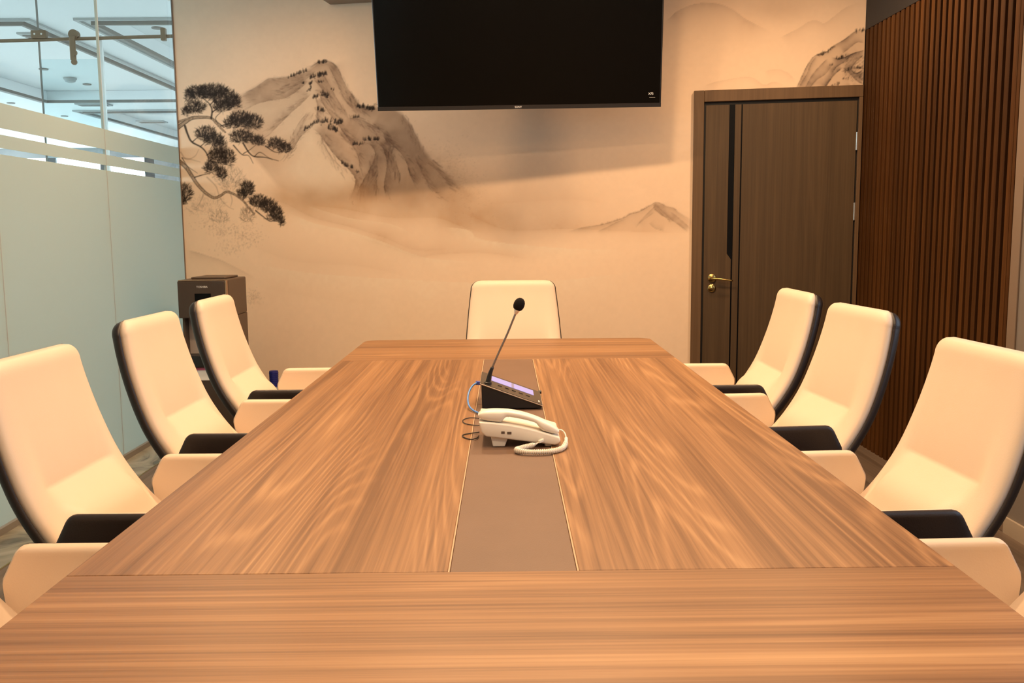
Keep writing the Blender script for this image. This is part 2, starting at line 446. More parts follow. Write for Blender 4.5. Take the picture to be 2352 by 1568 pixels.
def dist_poly(P, x, y):
    """distance, signed side (+ = to the right of travel on screen), relative arc position"""
    P = np.asarray(P, float); seg = np.hypot(*(P[1:]-P[:-1]).T); cum = np.concatenate([[0], np.cumsum(seg)])
    best = np.full(x.shape, 1e9); side = np.zeros(x.shape); tt = np.zeros(x.shape)
    for i in range(len(P)-1):
        dx, dy = P[i+1]-P[i]; l2 = dx*dx+dy*dy+1e-9
        t = np.clip(((x-P[i, 0])*dx+(y-P[i, 1])*dy)/l2, 0, 1)
        ex, ey = x-(P[i, 0]+t*dx), y-(P[i, 1]+t*dy); d = np.hypot(ex, ey)
        m = d < best
        best = np.where(m, d, best); side = np.where(m, np.sign(dx*ey-dy*ex), side); tt = np.where(m, (cum[i]+t*seg[i])/cum[-1], tt)
    return best, side, tt
def region(P, pad):
    P = np.asarray(P, float)
    x0 = int(max(0, P[:, 0].min()-pad-OX)); x1 = int(min(CW, P[:, 0].max()+pad-OX+1))
    y0 = int(max(0, P[:, 1].min()-pad-OY)); y1 = int(min(CH, P[:, 1].max()+pad-OY+1))
    return (slice(y0, max(y0, y1)), slice(x0, max(x0, x1)))
def smooth_line(P, n=None):
    n = n or max(8, len(P)*5)
    return np.array(spline(P, n))
def stroke(P, w, a=1.0, col=INK, soft=.7, taper=True):
    sl = region(P, w*2+3)
    if sl[0].stop <= sl[0].start or sl[1].stop <= sl[1].start: return
    d, _, t = dist_poly(P, XX[sl], YY[sl])
    ww = w*(1-.65*t) if taper else w
    blend_box(sl, a*np.clip((ww-d)/soft*.5+.5, 0, 1), col)
def ridge(P, side, w, a, col=GREY, line=0.5, lw=0.9, pw=1.0):
    """ink wash that is dark at a ridge line and fades away on one side of it"""
    P = smooth_line(P); sl = region(P, w*2.2)
    d, s, t = dist_poly(P, XX[sl], YY[sl])
    ends = smoothstep(0, .12, t)*(1-smoothstep(.8, 1, t))
    nz = .55+.9*n_mid[sl]*n_fine[sl]*1.6
    wv = w*(.6+.8*n_mid[sl])
    m = np.exp(-(d/wv)**pw)*(s*side > 0)*a*ends*np.clip(nz, .3, 1.4)
    blend_box(sl, m, col)
    if line > 0:
        br = (.35+.65*smoothstep(.42, .58, n_fine[sl]))*ends
        blend_box(sl, line*np.clip(lw-d+.5, 0, 1)*br, INK)
def poly_mask(P, feather=3.0):
    P = np.asarray(P, float); sl = region(P, feather*3); x, y = XX[sl], YY[sl]
    inside = np.zeros(x.shape, bool); j = len(P)-1
    for i in range(len(P)):
        xi, yi = P[i]; xj, yj = P[j]
        c = ((yi > y) != (yj > y)) & (x < (xj-xi)*(y-yi)/(yj-yi+1e-9)+xi)
        inside ^= c; j = i
    d, _, _ = dist_poly(np.vstack([P, P[:1]]), x, y)
    return sl, np.where(inside, np.clip(.5+d/feather*.5, 0, 1), np.clip(.5-d/feather*.5, 0, 1))
def A(pts): return [(380+x/3.135, 120+y/3.135) for x, y in pts]       # mountain and pine
def B(pts): return [(1300+x/6.534, 380+y/6.534) for x, y in pts]      # small far peak
def C(pts): return [(1500+x/4.523, y/4.523) for x, y in pts]          # crag above the door
def fir(x, y, hgt, a=.9):
    stroke([(x, y), (x+rng.normal(0, .3), y-hgt)], max(1.1, hgt*.30), min(1, a*1.15), INK, .8)
def firs(p0, p1, n, h0, h1, jit=2.0, a=.85):
    for k in range(n):
        t = rng.random(); x = p0[0]+(p1[0]-p0[0])*t+rng.normal(0, jit*.6); y = p0[1]+(p1[1]-p0[1])*t+rng.normal(0, jit)
        fir(x, y, rng.uniform(h0, h1), a*rng.uniform(.6, 1))

# paper tone and drifting mist
blend(.16*(n_big-.35), WASH)
MIST = np.array([0.42, 0.225, 0.105])
def mist():
    for (P, w, a) in [([(610, 455), (660, 470), (720, 500), (800, 520), (880, 545), (960, 575), (1060, 570)], 20, .34),
                      ([(690, 470), (790, 480), (900, 500), (1000, 500), (1060, 520), (1140, 545)], 22, .34),
                      ([(1040, 480), (1090, 500), (1150, 525), (1210, 530), (1300, 525), (1420, 530), (1580, 535)], 24, .36),
                      ([(820, 545), (900, 570), (960, 590), (1000, 585), (1100, 580), (1180, 590), (1240, 600)], 14, .30),
                      ([(560, 560), (680, 600), (820, 610), (960, 640)], 24, .12),
                      ([(1120, 470), (1220, 462), (1320, 458), (1400, 470)], 20, .14),
                      ([(600, 660), (760, 690), (900, 700)], 40, .08)]:
        ridge(P, 1, w*.45, a*.6, MIST, 0); ridge(P, -1, w*1.3, a, MIST, 0)
    for (P, w, a) in [([(655, 485), (720, 512), (800, 530), (880, 556), (980, 592), (1100, 600)], 14, .6),
                      ([(560, 600), (700, 625), (900, 640), (1200, 650), (1500, 620)], 46, .45),
                      ([(1010, 520), (1075, 528), (1100, 548), (1180, 560), (1300, 570), (1450, 575)], 16, .6),
                      ([(700, 470), (800, 500), (900, 515), (960, 545)], 9, .4)]:
        ridge(P, 1, w, a, LIGHT, 0)

# main mountain body
outline = A([(500, 330), (560, 300), (650, 248), (740, 190), (800, 187), (880, 177), (960, 160), (1030, 122), (1080, 82), (1140, 60), (1190, 70), (1240, 112), (1270, 180), (1310, 260), (1350, 310), (1400, 380), (1460, 408), (1530, 400), (1640, 400), (1700, 440), (1760, 520), (1830, 650), (1900, 760), (2000, 860), (2120, 960), (2260, 1060), (2450, 1180)])
body = outline + [(1140, 520), (1000, 500), (860, 500), (740, 470), (640, 430), (560, 330), (530, 270)]
sl, m = poly_mask(body, 5)
fade = 1-smoothstep(330, 505, YY[sl]+28*(n_mid[sl]-.5))
blend_box(sl, m*fade*(.42+.35*n_mid[sl]), WASH)
fade2 = smoothstep(800, 960, XX[sl])*(1-smoothstep(430, 520, YY[sl]))*(1-smoothstep(940, 1120, XX[sl]))
blend_box(sl, m*fade2*.42*(.6+.7*n_mid[sl]), GREY)
# dark haze at the mountain's foot
ft = np.exp(-(((XX-960)/190)**2+((YY-440)/55)**2))
blend(ft*.55*(.5+n_mid), np.array([0.36, 0.23, 0.14]))
ft = np.exp(-(((XX-1110)/110)**2+((YY-500)/34)**2))
blend(ft*.5*(.5+n_mid), np.array([0.36, 0.23, 0.14]))
ft = np.exp(-(((XX-700)/75)**2+((YY-455)/34)**2))
blend(ft*.45*(.5+n_mid), np.array([0.45, 0.29, 0.17]))

mist()
# lit flanks
for P, a in [(A([(1040, 200), (960, 270), (860, 330), (740, 350), (640, 380), (580, 425), (640, 450), (760, 500), (880, 440), (980, 360), (1060, 290)]), .36),
             (A([(1055, 290), (980, 370), (900, 440), (820, 520), (760, 620), (900, 640), (980, 590), (1050, 530), (1100, 480), (1110, 400)]), .36),
             (A([(1050, 545), (980, 600), (930, 680), (890, 780), (900, 900), (1000, 1010), (1150, 1060), (1300, 1060), (1360, 960), (1350, 880), (1290, 810), (1220, 740), (1160, 660), (1110, 590)]), .6)]:
    P = [tuple(v) for v in smooth_line(P+P[:1], 60)]
    sl, m = poly_mask(P, 26); blend_box(sl, m*a*(.75+.5*n_mid[sl]), LIGHT)
# ridges: (points, shaded side, width, strength)
RID = [([(540, 310), (650, 250), (740, 190), (800, 187), (880, 177), (960, 160), (1030, 122)], 1, 22, .5, .12),
       ([(1030, 122), (1080, 82), (1140, 60), (1190, 70), (1240, 112), (1270, 180), (1310, 260), (1350, 310), (1400, 380), (1460, 408), (1530, 352)], 1, 8, .5, .55),
       ([(1040, 200), (960, 270), (860, 330), (740, 350), (640, 380), (580, 425)], 1, 20, .55, .12),
       ([(1090, 130), (1020, 190), (940, 240), (860, 290), (780, 320)], 1, 14, .35, .1),
       ([(1060, 290), (980, 370), (900, 440), (820, 520), (740, 600)], 1, 18, .5, .15),
       ([(1050, 420), (980, 480), (930, 560), (900, 620)], -1, 12, .35, .1),
       ([(1170, 90), (1210, 170), (1250, 260), (1290, 340), (1340, 400), (1390, 460)], -1, 14, .55, .3),
       ([(1130, 150), (1180, 230), (1220, 310), (1270, 390), (1320, 470)], 1, 12, .5, .25),
       ([(1060, 190), (1100, 230), (1150, 300), (1190, 380), (1240, 450)], -1, 14, .55, .3),
       ([(1060, 285), (1110, 310), (1130, 360), (1180, 440), (1240, 520), (1300, 600), (1350, 660), (1430, 655)], -1, 16, .65, .5),
       ([(1085, 330), (1095, 400), (1090, 470), (1120, 520)], -1, 14, .55, .3),
       ([(1060, 545), (1110, 590), (1160, 660), (1220, 740), (1290, 810), (1350, 880), (1370, 930), (1350, 1000), (1320, 1070)], -1, 22, .8, .5),
       ([(1050, 545), (980, 600), (930, 680), (890, 760)], 1, 12, .5, .35),
       ([(1120, 600), (1150, 680), (1210, 770), (1290, 850)], 1, 5, .3, .4),
       ([(1240, 560), (1300, 640), (1350, 680), (1390, 760), (1400, 850)], -1, 16, .55, .25),
       ([(1440, 650), (1490, 680), (1510, 730), (1490, 800), (1450, 880), (1400, 970), (1380, 1040)], -1, 18, .7, .4),
       ([(1530, 630), (1570, 700), (1595, 780), (1590, 860), (1575, 950), (1590, 1060)], -1, 20, .8, .5),
       ([(1560, 570), (1620, 650), (1690, 720), (1740, 800), (1760, 880), (1810, 980)], -1, 26, .75, .4),
       ([(1480, 520), (1560, 575), (1590, 640), (1640, 690)], -1, 16, .6, .25),
       ([(1620, 660), (1640, 760), (1680, 850), (1700, 930)], 1, 14, .5, .25),
       ([(1500, 760), (1530, 850), (1520, 940), (1540, 1010)], 1, 9, .45, .4),
       ([(1700, 440), (1760, 520), (1810, 610), (1850, 690)], 1, 12, .3, .35),
       ([(1300, 470), (1400, 480), (1480, 520), (1540, 560)], 1, 14, .5, .2),
       ([(1330, 290), (1390, 380), (1450, 410), (1530, 355)], 1, 10, .7, .5),
       ([(1790, 740), (1840, 850), (1900, 960), (2000, 1060)], -1, 22, .45, .15),
       ([(1900, 780), (1980, 880), (2080, 990)], -1, 24, .4, .1)]
for P, sd, w, a, ln in RID: ridge(A(P), sd, w, a, GREY, ln)
# brush texture on the dark folds
for k in range(900):
    P, sd, w, a, ln = RID[rng.integers(0, len(RID))]
    q = A(P); i = rng.integers(0, len(q)-1); t = rng.random()
    x = q[i][0]+(q[i+1][0]-q[i][0])*t; y = q[i][1]+(q[i+1][1]-q[i][1])*t
    dx, dy = q[i+1][0]-q[i][0], q[i+1][1]-q[i][1]; l = math.hypot(dx, dy)+1e-6
    nx, ny = -dy/l*sd, dx/l*sd
    o = rng.uniform(-6, 12); ll = rng.uniform(4, 20); far_ = .5 if i < 0 else 1
    stroke([(x+nx*o, y+ny*o), (x+nx*(o+1.5)+dx/l*ll*.5+rng.normal(0, 1), y+ny*(o+1.5)+dy/l*ll*.5), (x+nx*(o+4)+dx/l*ll, y+ny*(o+4)+dy/l*ll)], rng.uniform(.7, 1.3), rng.uniform(.10, .38)*(.6 if y < 200 or x < 640 else 1), INK if k % 3 else np.array([.12, .05, .04]), 1.2)
ft = np.exp(-(((XX-715)/85)**2+((YY-452)/30)**2)); blend(ft*.55*(.5+n_mid), MIST)
ft = np.exp(-(((XX-820)/60)**2+((YY-445)/26)**2)); blend(ft*.40*(.5+n_mid), MIST)
# firs on the ridges
for p0, p1, n, h0, h1, j in [((885, 180), (1020, 135), 26, 4, 11, 1.5), ((1095, 75), (1165, 70), 16, 4, 11, 1), ((1040, 185), (1165, 150), 46, 4, 11, 3),
                             ((1035, 230), (1060, 225), 14, 4, 9, 2), ((980, 220), (1000, 225), 5, 4, 9, 1), ((1090, 210), (1140, 215), 14, 3, 6, 1.5),
                             ((1020, 285), (1050, 260), 12, 3, 8, 1.5), ((1055, 330), (1100, 315), 20, 4, 9, 2), ((1120, 300), (1175, 320), 24, 5, 11, 3),
                             ((1095, 410), (1150, 425), 22, 5, 11, 2), ((1000, 560), (1090, 500), 36, 4, 9, 2), ((1085, 500), (1270, 500), 60, 4, 12, 3),
                             ((1170, 540), (1240, 560), 26, 5, 12, 3), ((1350, 470), (1395, 465), 10, 5, 10, 1), ((1420, 630), (1540, 625), 26, 4, 12, 1.5),
                             ((1345, 665), (1440, 655), 20, 4, 11, 1.5), ((1265, 800), (1350, 835), 18, 5, 13, 1.5), ((1370, 870), (1400, 860), 6, 4, 8, 1.5),
                             ((1380, 390), (1510, 410), 44, 5, 12, 1.5), ((1190, 260), (1215, 275), 5, 3, 6, 1)]:
    a0, a1 = A([p0, p1]); firs(a0, a1, n, h0/3.135*1.9, h1/3.135*1.9, j)

# far faint trees right of the mountain
for k in range(420):
    x = rng.normal(1040, 38); y = rng.normal(395, 34)+(x-1040)*.5
    stroke([(x, y), (x+rng.normal(0, 2), y+rng.normal(0, 2))], .7, .16, GREY, 1)
for k in range(120):
    x = rng.normal(580, 12); y = rng.normal(683, 9)
    stroke([(x, y), (x+rng.normal(0, 2), y+rng.normal(0, 2))], .7, .22, GREY, 1)

# small far peak
pk = B([(0, 1000), (250, 930), (520, 890), (700, 840), (880, 780), (960, 730), (1080, 700), (1180, 650), (1260, 600), (1350, 550), (1450, 580), (1500, 610), (1620, 640), (1700, 710), (1850, 800), (1960, 870)])
sl, m = poly_mask(pk+B([(1960, 1050), (1500, 1040), (900, 1000), (300, 1020)]), 4)
blend_box(sl, m*(1-smoothstep(505, 545, YY[sl]))*.34, np.array([.52, .34, .22]))
ridge(pk, 1, 7, .45, GREY, .30, .8)
for P, sd, w, a in [([(1350, 555), (1370, 620), (1450, 700), (1560, 800), (1700, 900), (1850, 1020)], -1, 9, .5), ([(1340, 560), (1320, 640), (1400, 720), (1520, 800), (1560, 880)], -1, 8, .6),
                    ([(1340, 600), (1240, 700), (1150, 790), (1060, 900)], -1, 9, .4), ([(1330, 700), (1220, 780), (1120, 850), (1040, 950)], 1, 6, .3),
                    ([(1240, 860), (1330, 940), (1480, 990)], -1, 8, .35), ([(900, 790), (760, 850), (600, 930), (450, 1000)], -1, 7, .35), ([(1560, 680), (1700, 790), (1880, 950)], 1, 8, .35)]:
    ridge(B(P), sd, w, a, GREY, .12, .7)
q = B([(1340, 590), (1450, 740)]); stroke([q[0], q[1]], 4, .4, GREY, 3)
for k in range(160):
    t = rng.random()**.7; i = rng.uniform(2, 8); a_, b_ = pk[int(i)], pk[int(i)+1]; fr = i-int(i)
    x = a_[0]+(b_[0]-a_[0])*fr; y = a_[1]+(b_[1]-a_[1])*fr
    stroke([(x, y), (x+rng.normal(0, .5), y-rng.uniform(1, 4))], .6, .22, GREY, .9)

# far hills at the top right
for P, w, a in [(C([(100, 230), (170, 190), (260, 110), (420, 45), (560, 28), (700, 45), (830, 100), (950, 190), (1080, 260), (1250, 350)]), 17, .40),
                (C([(1300, 400), (1500, 300), (1620, 225), (1700, 215), (1780, 240), (1880, 170), (2000, 80), (2150, 20)]), 15, .30),
                (C([(500, 900), (700, 840), (1000, 800), (1150, 880), (1260, 850), (1400, 900)]), 8, .25),
                (C([(1150, 740), (1300, 720), (1420, 770), (1480, 860)]), 8, .2),
                ([(425, 572), (455, 580), (480, 588), (510, 598), (550, 618), (590, 640)], 12, .38)]:
    ridge(P, 1, w, a, np.array([.40, .26, .17]), .05, .8)
ft = np.exp(-(((XX-1790)/70)**2+((YY-22)/28)**2)); blend(ft*.30, np.array([.42, .29, .20]))

# crag above the door
cr_o = C([(1460, 1000), (1480, 930), (1520, 850), (1570, 740), (1640, 620), (1700, 570), (1800, 540), (1870, 480), (1990, 410), (2080, 340), (2150, 312), (2230, 330), (2300, 380)])
sl, m = poly_mask(cr_o+C([(2300, 1000)]), 2); blend_box(sl, m*(.34+.25*n_mid[sl]), WASH)
CR = [([(1470, 945), (1520, 850), (1570, 740), (1640, 620), (1700, 570), (1800, 540), (1870, 480), (1990, 410), (2080, 340), (2150, 312), (2230, 330)], 1, 6, .6, .6),
      ([(2200, 520), (2080, 555), (1980, 600), (1920, 610), (1840, 590)], -1, 12, .85, .8), ([(2200, 450), (2120, 440), (2040, 500), (1960, 560)], 1, 8, .5, .3),
      ([(1700, 580), (1640, 660), (1600, 760), (1540, 860), (1500, 945)], -1, 7, .6, .3), ([(1820, 600), (1720, 700), (1660, 770), (1600, 870), (1560, 945)], -1, 8, .6, .35),
      ([(1880, 640), (1800, 760), (1700, 830), (1640, 900), (1600, 945)], 1, 8, .5, .3),
      ([(1970, 700), (1890, 770), (1820, 860), (1770, 945)], 1, 9, .85, .7), ([(1970, 700), (2060, 780), (2120, 840), (2200, 880)], -1, 11, .9, .8),
      ([(2060, 560), (1990, 640), (1900, 700), (1850, 790)], 1, 8, .7, .5), ([(2190, 570), (2110, 640), (2060, 720), (2120, 760), (2200, 700)], 1, 9, .9, .7),
      ([(2060, 890), (2000, 920), (1950, 950)], 1, 7, .5, .3), ([(2060, 890), (2130, 920), (2190, 950)], -1, 7, .5, .3), ([(2190, 740), (2140, 800), (2190, 850)], -1, 7, .7, .5)]
for P, sd, w, a, ln in CR: ridge(C(P), sd, w, a, np.array([.10, .07, .06]), ln, 1.0)
for p0, p1, n, h0, h1 in [((1700, 570), (1780, 560), 18, 2, 6), ((1800, 545), (1880, 490), 12, 2, 5), ((2110, 330), (2200, 320), 14, 2, 6), ((1900, 610), (2000, 590), 24, 2, 5), ((1960, 730), (2010, 740), 6, 1.5, 3), ((1970, 820), (2030, 820), 6, 1.5, 3), ((1850, 900), (1950, 860), 14, 1.5, 4), ((1830, 680), (1870, 660), 5, 1.5, 3), ((2020, 720), (2180, 700), 26, 2, 5)]:
    a0, a1 = C([p0, p1]); firs(a0, a1, n, h0, h1, 1.6)
for k in range(120):
    x, y = C([(rng.uniform(1990, 2190), rng.uniform(560, 860))])[0]
    stroke([(x, y), (x+rng.uniform(2, 6), y-rng.uniform(2, 7))], .7, .35, INK, 1)

# pine at the left: faint background boughs, then branches and needle pads
def needles(cx, cy, rx, ry, n, a=.8, ln=(4, 9)):
    for k in range(n):
        r = math.sqrt(rng.random()); t = rng.uniform(0, 2*math.pi)
        x, y = cx+rx*r*math.cos(t), cy+ry*r*math.sin(t)
        ang = math.atan2((y-cy)/max(ry, 1)-.9, (x-cx)/max(rx, 1))+rng.normal(0, .55)
        l = rng.uniform(*ln)
        stroke([(x, y), (x+l*math.cos(ang), y+l*math.sin(ang))], rng.uniform(.65, 1.05), a*rng.uniform(.6, 1), INK, .9)
def bough(P, w, a=.95, bark=None):
    q = smooth_line(A(P))
    stroke(q, w, a, INK, .9)
    if bark is not None:
        stroke(q, w*.62, .85, bark, 1.0)
        for k in range(len(q)):
            if rng.random() < .75:
                stroke([(q[k][0]+rng.normal(0, w*.3), q[k][1]+rng.normal(0, w*.3)), (q[k][0]+rng.normal(0, w*.4), q[k][1]+rng.normal(0, w*.4))], .8, .55, INK, .9)
BARK = np.array([.45, .32, .22])
for P in [[(110, 720), (150, 770), (210, 750), (240, 700)], [(120, 760), (180, 770), (250, 790)], [(280, 1010), (250, 1080), (220, 1120)], [(300, 900), (360, 960), (380, 1010), (400, 1060), (450, 1110), (490, 1130)], [(340, 900), (400, 870), (470, 880)], [(460, 1000), (480, 1060), (470, 1110)], [(590, 1120), (580, 1180)]]:
    stroke(smooth_line(A(P)), 1.7, .4, GREY, 1.2)
for cx, cy, rx, ry, n, a in [(460, 900, 110, 70, 240, .22), (310, 1090, 120, 70, 200, .16), (390, 1190, 60, 50, 110, .3), (590, 1170, 55, 55, 130, .38), (480, 960, 90, 50, 140, .22), (240, 1130, 90, 40, 90, .14)]:
    (x, y), = A([(cx, cy)]); needles(x, y, rx/3.135, ry/3.135, n, a)
for k in range(520):
    cx, cy = [(420, 1290), (600, 1340), (480, 1400), (330, 1240), (580, 1290)][rng.integers(0, 5)]
    (x, y), = A([(rng.normal(cx, 60), rng.normal(cy, 34))])
    stroke([(x, y), (x+rng.normal(0, 1.5), y+rng.normal(0, 1.5))], .9, .22, GREY, 1)
bough([(85, 545), (140, 505), (190, 475), (260, 468), (330, 475), (370, 515), (430, 575)], 5.2, .95, BARK)
bough([(95, 500), (150, 480), (200, 462)], 3, .8, BARK)
bough([(330, 475), (335, 415), (315, 370), (270, 330)], 2.2); bough([(340, 430), (390, 390), (430, 350)], 1.6); bough([(320, 380), (360, 340), (400, 320)], 1.4)
bough([(270, 400), (220, 420), (180, 440)], 1.4); bough([(400, 530), (470, 510), (540, 480)], 1.6); bough([(420, 540), (360, 480), (410, 420), (430, 380)], 1.3)
bough([(140, 530), (160, 590), (190, 645), (260, 685), (300, 735), (312, 800), (300, 850)], 2.6); bough([(195, 645), (235, 612), (290, 600)], 1.3); bough([(250, 680), (300, 640), (340, 640)], 1.2)
bough([(300, 740), (350, 700), (380, 690)], 1.3); bough([(310, 790), (350, 760), (420, 750)], 1.3); bough([(320, 780), (380, 790), (440, 790)], 1.1)
bough([(560, 655), (600, 720), (640, 750), (720, 757), (815, 782)], 1.9); bough([(490, 670), (550, 735), (600, 745), (632, 800)], 1.5); bough([(720, 675), (790, 718), (860, 715)], 1.5)
bough([(640, 750), (680, 720), (730, 750), (770, 775)], 1.0); bough([(560, 730), (610, 700), (660, 660)], 1.1)
bough([(100, 785), (150, 830), (190, 890), (230, 950), (290, 1012), (350, 1047), (400, 1030), (440, 1005), (500, 1025), (560, 1070), (600, 1120), (640, 1165)], 4.8, .95, BARK)
bough([(210, 900), (260, 885), (310, 870), (330, 840)], 1.4); bough([(650, 1140), (700, 1180), (760, 1218), (800, 1185)], 1.6); bough([(700, 1100), (770, 1170), (850, 1250)], 1.4); bough([(560, 1060), (600, 1010), (610, 980)], 1.3)
bough([(120, 760), (160, 820), (230, 870)], 1.0)
for cx, cy, rx, ry, n in [(250, 290, 95, 45, 330), (340, 285, 110, 50, 380), (430, 330, 90, 62, 360), (490, 360, 55, 45, 150), (410, 390, 70, 40, 170), (170, 310, 32, 45, 80),
                          (215, 395, 75, 42, 230), (150, 430, 30, 30, 60), (540, 480, 85, 48, 280), (620, 505, 80, 50, 270), (480, 510, 60, 40, 130), (290, 585, 72, 48, 240), (350, 630, 75, 42, 210), (395, 680, 45, 50, 130),
                          (545, 610, 80, 45, 270), (665, 640, 48, 34, 140), (800, 660, 62, 38, 170), (855, 690, 50, 32, 130), (375, 750, 60, 55, 240), (450, 760, 48, 60, 190), (330, 830, 52, 36, 150), (405, 870, 34, 42, 120),
                          (140, 1010, 52, 60, 200), (125, 1070, 22, 30, 60), (590, 985, 42, 55, 210), (555, 1020, 35, 30, 90), (670, 1075, 62, 42, 220), (740, 1110, 62, 45, 230), (800, 1160, 38, 45, 150), (835, 1215, 22, 34, 70), (770, 1190, 40, 26, 60)]:
    (x, y), = A([(cx, cy)])
    sl = region([(x-rx/3, y-ry/3), (x+rx/3, y+ry/3)], 6)
    blend_box(sl, .5*np.exp(-(((XX[sl]-x)/(rx/3.6))**2+((YY[sl]-y)/(ry/3.6))**2)**1.5), np.array([.05, .034, .028]))
    needles(x, y, rx/3.135, ry/3.135, n, .95, (4, 9.5))
can = np.clip(can*(1+.05*(n_fine[..., None]-.5)), 0.01, 1)

def nonuni(lo, hi, d0, d1, fine, coarse):
    out = []; v = lo
    while v < hi: out.append(v); v += fine if d0 <= v < d1 else coarse
    out.append(hi); return out
pxs = nonuni(420, 690, 405, 690, 1.15, 2.6)[:-1]+nonuni(690, 1985, 690, 980, 1.7, 2.5)
pys = nonuni(-30, 830, 125, 530, 1.25, 2.4)
ss = sorted([at_wall(x, 400)[0] for x in pxs]); ss = [CORN_L]+[v for v in np.linspace(CORN_L, ss[0], 14)[1:-1]]+ss
ss = [v for v in ss if v < CORN_R-1e-4]+[CORN_R]
zs = sorted([at_wall(900, y)[1] for y in pys]); zs = [0.0, .2, .4]+[v for v in zs if .45 < v < ROOM_H]+[ROOM_H]
ns, nz_ = len(ss), len(zs)
SS, ZZ = np.meshgrid(np.array(ss), np.array(zs))
co = W0+SS[..., None]*WT+ZZ[..., None]*np.array([0, 0, 1.0])
q = co.reshape(-1, 3)-CPOS; dd = q@FWD
u = 1176+F_PX*(q@RGT)/dd-OX; v = 784-F_PX*(q@UPV)/dd-OY
u = np.clip(u, 0, CW-1.01); v = np.clip(v, 0, CH-1.01)
ui, vi = u.astype(int), v.astype(int); uf, vf = (u-ui)[:, None], (v-vi)[:, None]
colr = (can[vi, ui]*(1-uf)+can[vi, ui+1]*uf)*(1-vf)+(can[vi+1, ui]*(1-uf)+can[vi+1, ui+1]*uf)*vf
idx = np.arange(ns*nz_).reshape(nz_, ns)
fa = np.stack([idx[:-1, :-1], idx[:-1, 1:], idx[1:, 1:], idx[1:, :-1]], -1).reshape(-1, 4)
me = bpy.data.meshes.new('wall_back')
me.vertices.add(ns*nz_); me.vertices.foreach_set('co', co.reshape(-1).astype(np.float32))
me.loops.add(fa.size); me.loops.foreach_set('vertex_index', fa.reshape(-1).astype(np.int32))
me.polygons.add(len(fa)); me.polygons.foreach_set('loop_start', (np.arange(len(fa))*4).astype(np.int32))
me.update(calc_edges=True)
ca = me.color_attributes.new('print', 'FLOAT_COLOR', 'POINT')
ca.data.foreach_set('color', np.concatenate([colr, np.ones((len(colr), 1))], 1).reshape(-1).astype(np.float32))
me.materials.append(M['mural'])
wb = struct(link('wall_back', me), 'wall with an ink landscape print of mountains, mist and pine', 'wall')
# plain core behind the print
c0 = wall_pt((CORN_L+CORN_R+.15)/2, ROOM_H/2, -.062)
core = MB().obox(c0, WT*((CORN_R+.15-CORN_L)/2), WN*.06, (0, 0, ROOM_H/2)).build('wall_core', M['white_paint'], wb)
edge = MB().obox(wall_pt(CORN_L+.004, ROOM_H/2, .003), WT*.004, WN*.003, (0, 0, ROOM_H/2)).build('edge_trim', M['trim_beige'], wb)

# ---- glass wall on the left
wl = struct(empty('wall_left', (GX, 0, 0)), 'frameless glass wall with frosted film bands and clear stripes', 'wall')
joints = [Y_REAR, 1.79, 2.92, 4.06, 5.195, WY-WK*GX-.004]
Z_TOP, Z_C1A, Z_C1B, Z_C2A, Z_C2B = 1.876, 1.765, 1.737, 1.678, 1.650
for i in range(len(joints)-1):
    y0, y1 = joints[i]+.0025, joints[i+1]-.0025
    gp = MB().box(-.012, 0, y0, y1, .03, ROOM_H).build('glass_panel', M['glass'], wl)
    for z0, z1 in ((.031, Z_C2B), (Z_C2A, Z_C1B), (Z_C1A, Z_TOP)):
        MB().box(.0004, .0012, y0, y1, z0, z1).build('frosted_film', M['frost'], gp)
    if i < len(joints)-2:
        MB().box(-.013, .0016, joints[i+1]-.002, joints[i+1]+.002, .03, ROOM_H).build('joint_seal', M['moulding'], wl)
MB().box(-.03, .02, Y_REAR, WY-WK*GX-.01, 0, .03).build('floor_channel', M['moulding_dark'], wl)

# ---- slat wall on the right
YC = WY-WK*SX
SL0, SL1, SLT = 3.835, YC-.004, 2.443
wr_ = struct(empty('wall_right', (SX, 0, 0)), 'dark brown wall clad in narrow vertical wooden slats', 'wall')
MB().box(.022, .12, SL0, YC+.02, 0, ROOM_H).build('backing_panel', M['slat_back'], wr_)
MB().box(.0, .0219, SL0, YC-.003, SLT+.001, ROOM_H).build('soffit_panel', M['soffit'], wr_)
npit = 28; pit = (SL1-SL0-.02)/npit
sm = MB().box(0, .0218, -pit*.29, pit*.29, 0.0, SLT)
rib_me = MB().box(.009, .0218, pit*.45, pit*.55, 0.0, SLT).mesh('groove_rib', M['soffit'])
sme = sm.mesh('slat', M['slat'], bevel=.0015, seg=1)
for k in range(npit):
    o = link('slat', sme, wr_); o.location = (0, SL0+.02+pit*(k+.5), 0)
    if k < npit-1: o = link('groove_rib', rib_me, wr_); o.location = (0, SL0+.02+pit*(k+.5), 0)
MB().box(0, .0218, YC-.010, YC+.002, 0, SLT).build('corner_strip', M['slat_back'], wr_)
MB().box(-.006, .022, SL0-.004, SL0+.018, 0, SLT+.05).build('end_strip', M['slat'], wr_, bevel=.002)
wg = struct(empty('wall_right_front', (SX, 0, 0)), 'plain grey wall beside the slatted cladding', 'wall')
MB().box(.004, .12, Y_REAR, .2, 0, ROOM_H).build('wall_panel', M['wall_grey'], wg)
MB().box(.004, .12, 3.1, SL0-.07, 0, ROOM_H).build('wall_panel', M['wall_grey'], wg)
MB().box(.004, .12, .2, 3.1, 0, .95).build('wall_panel', M['wall_grey'], wg)
MB().box(.004, .12, .2, 3.1, 2.45, ROOM_H).build('wall_panel', M['wall_grey'], wg)
MB().box(-.004, .10, SL0-.07, SL0-.005, 0, ROOM_H).build('beige_post', M['trim_beige'], wg, bevel=.003)
bb = MB().box(SX-.008, SX+.004, Y_REAR, SL0-.072, 0, .07)
struct(bb.build('baseboard_right', M['wall_rear']), 'low beige baseboard under the grey wall', 'baseboard')
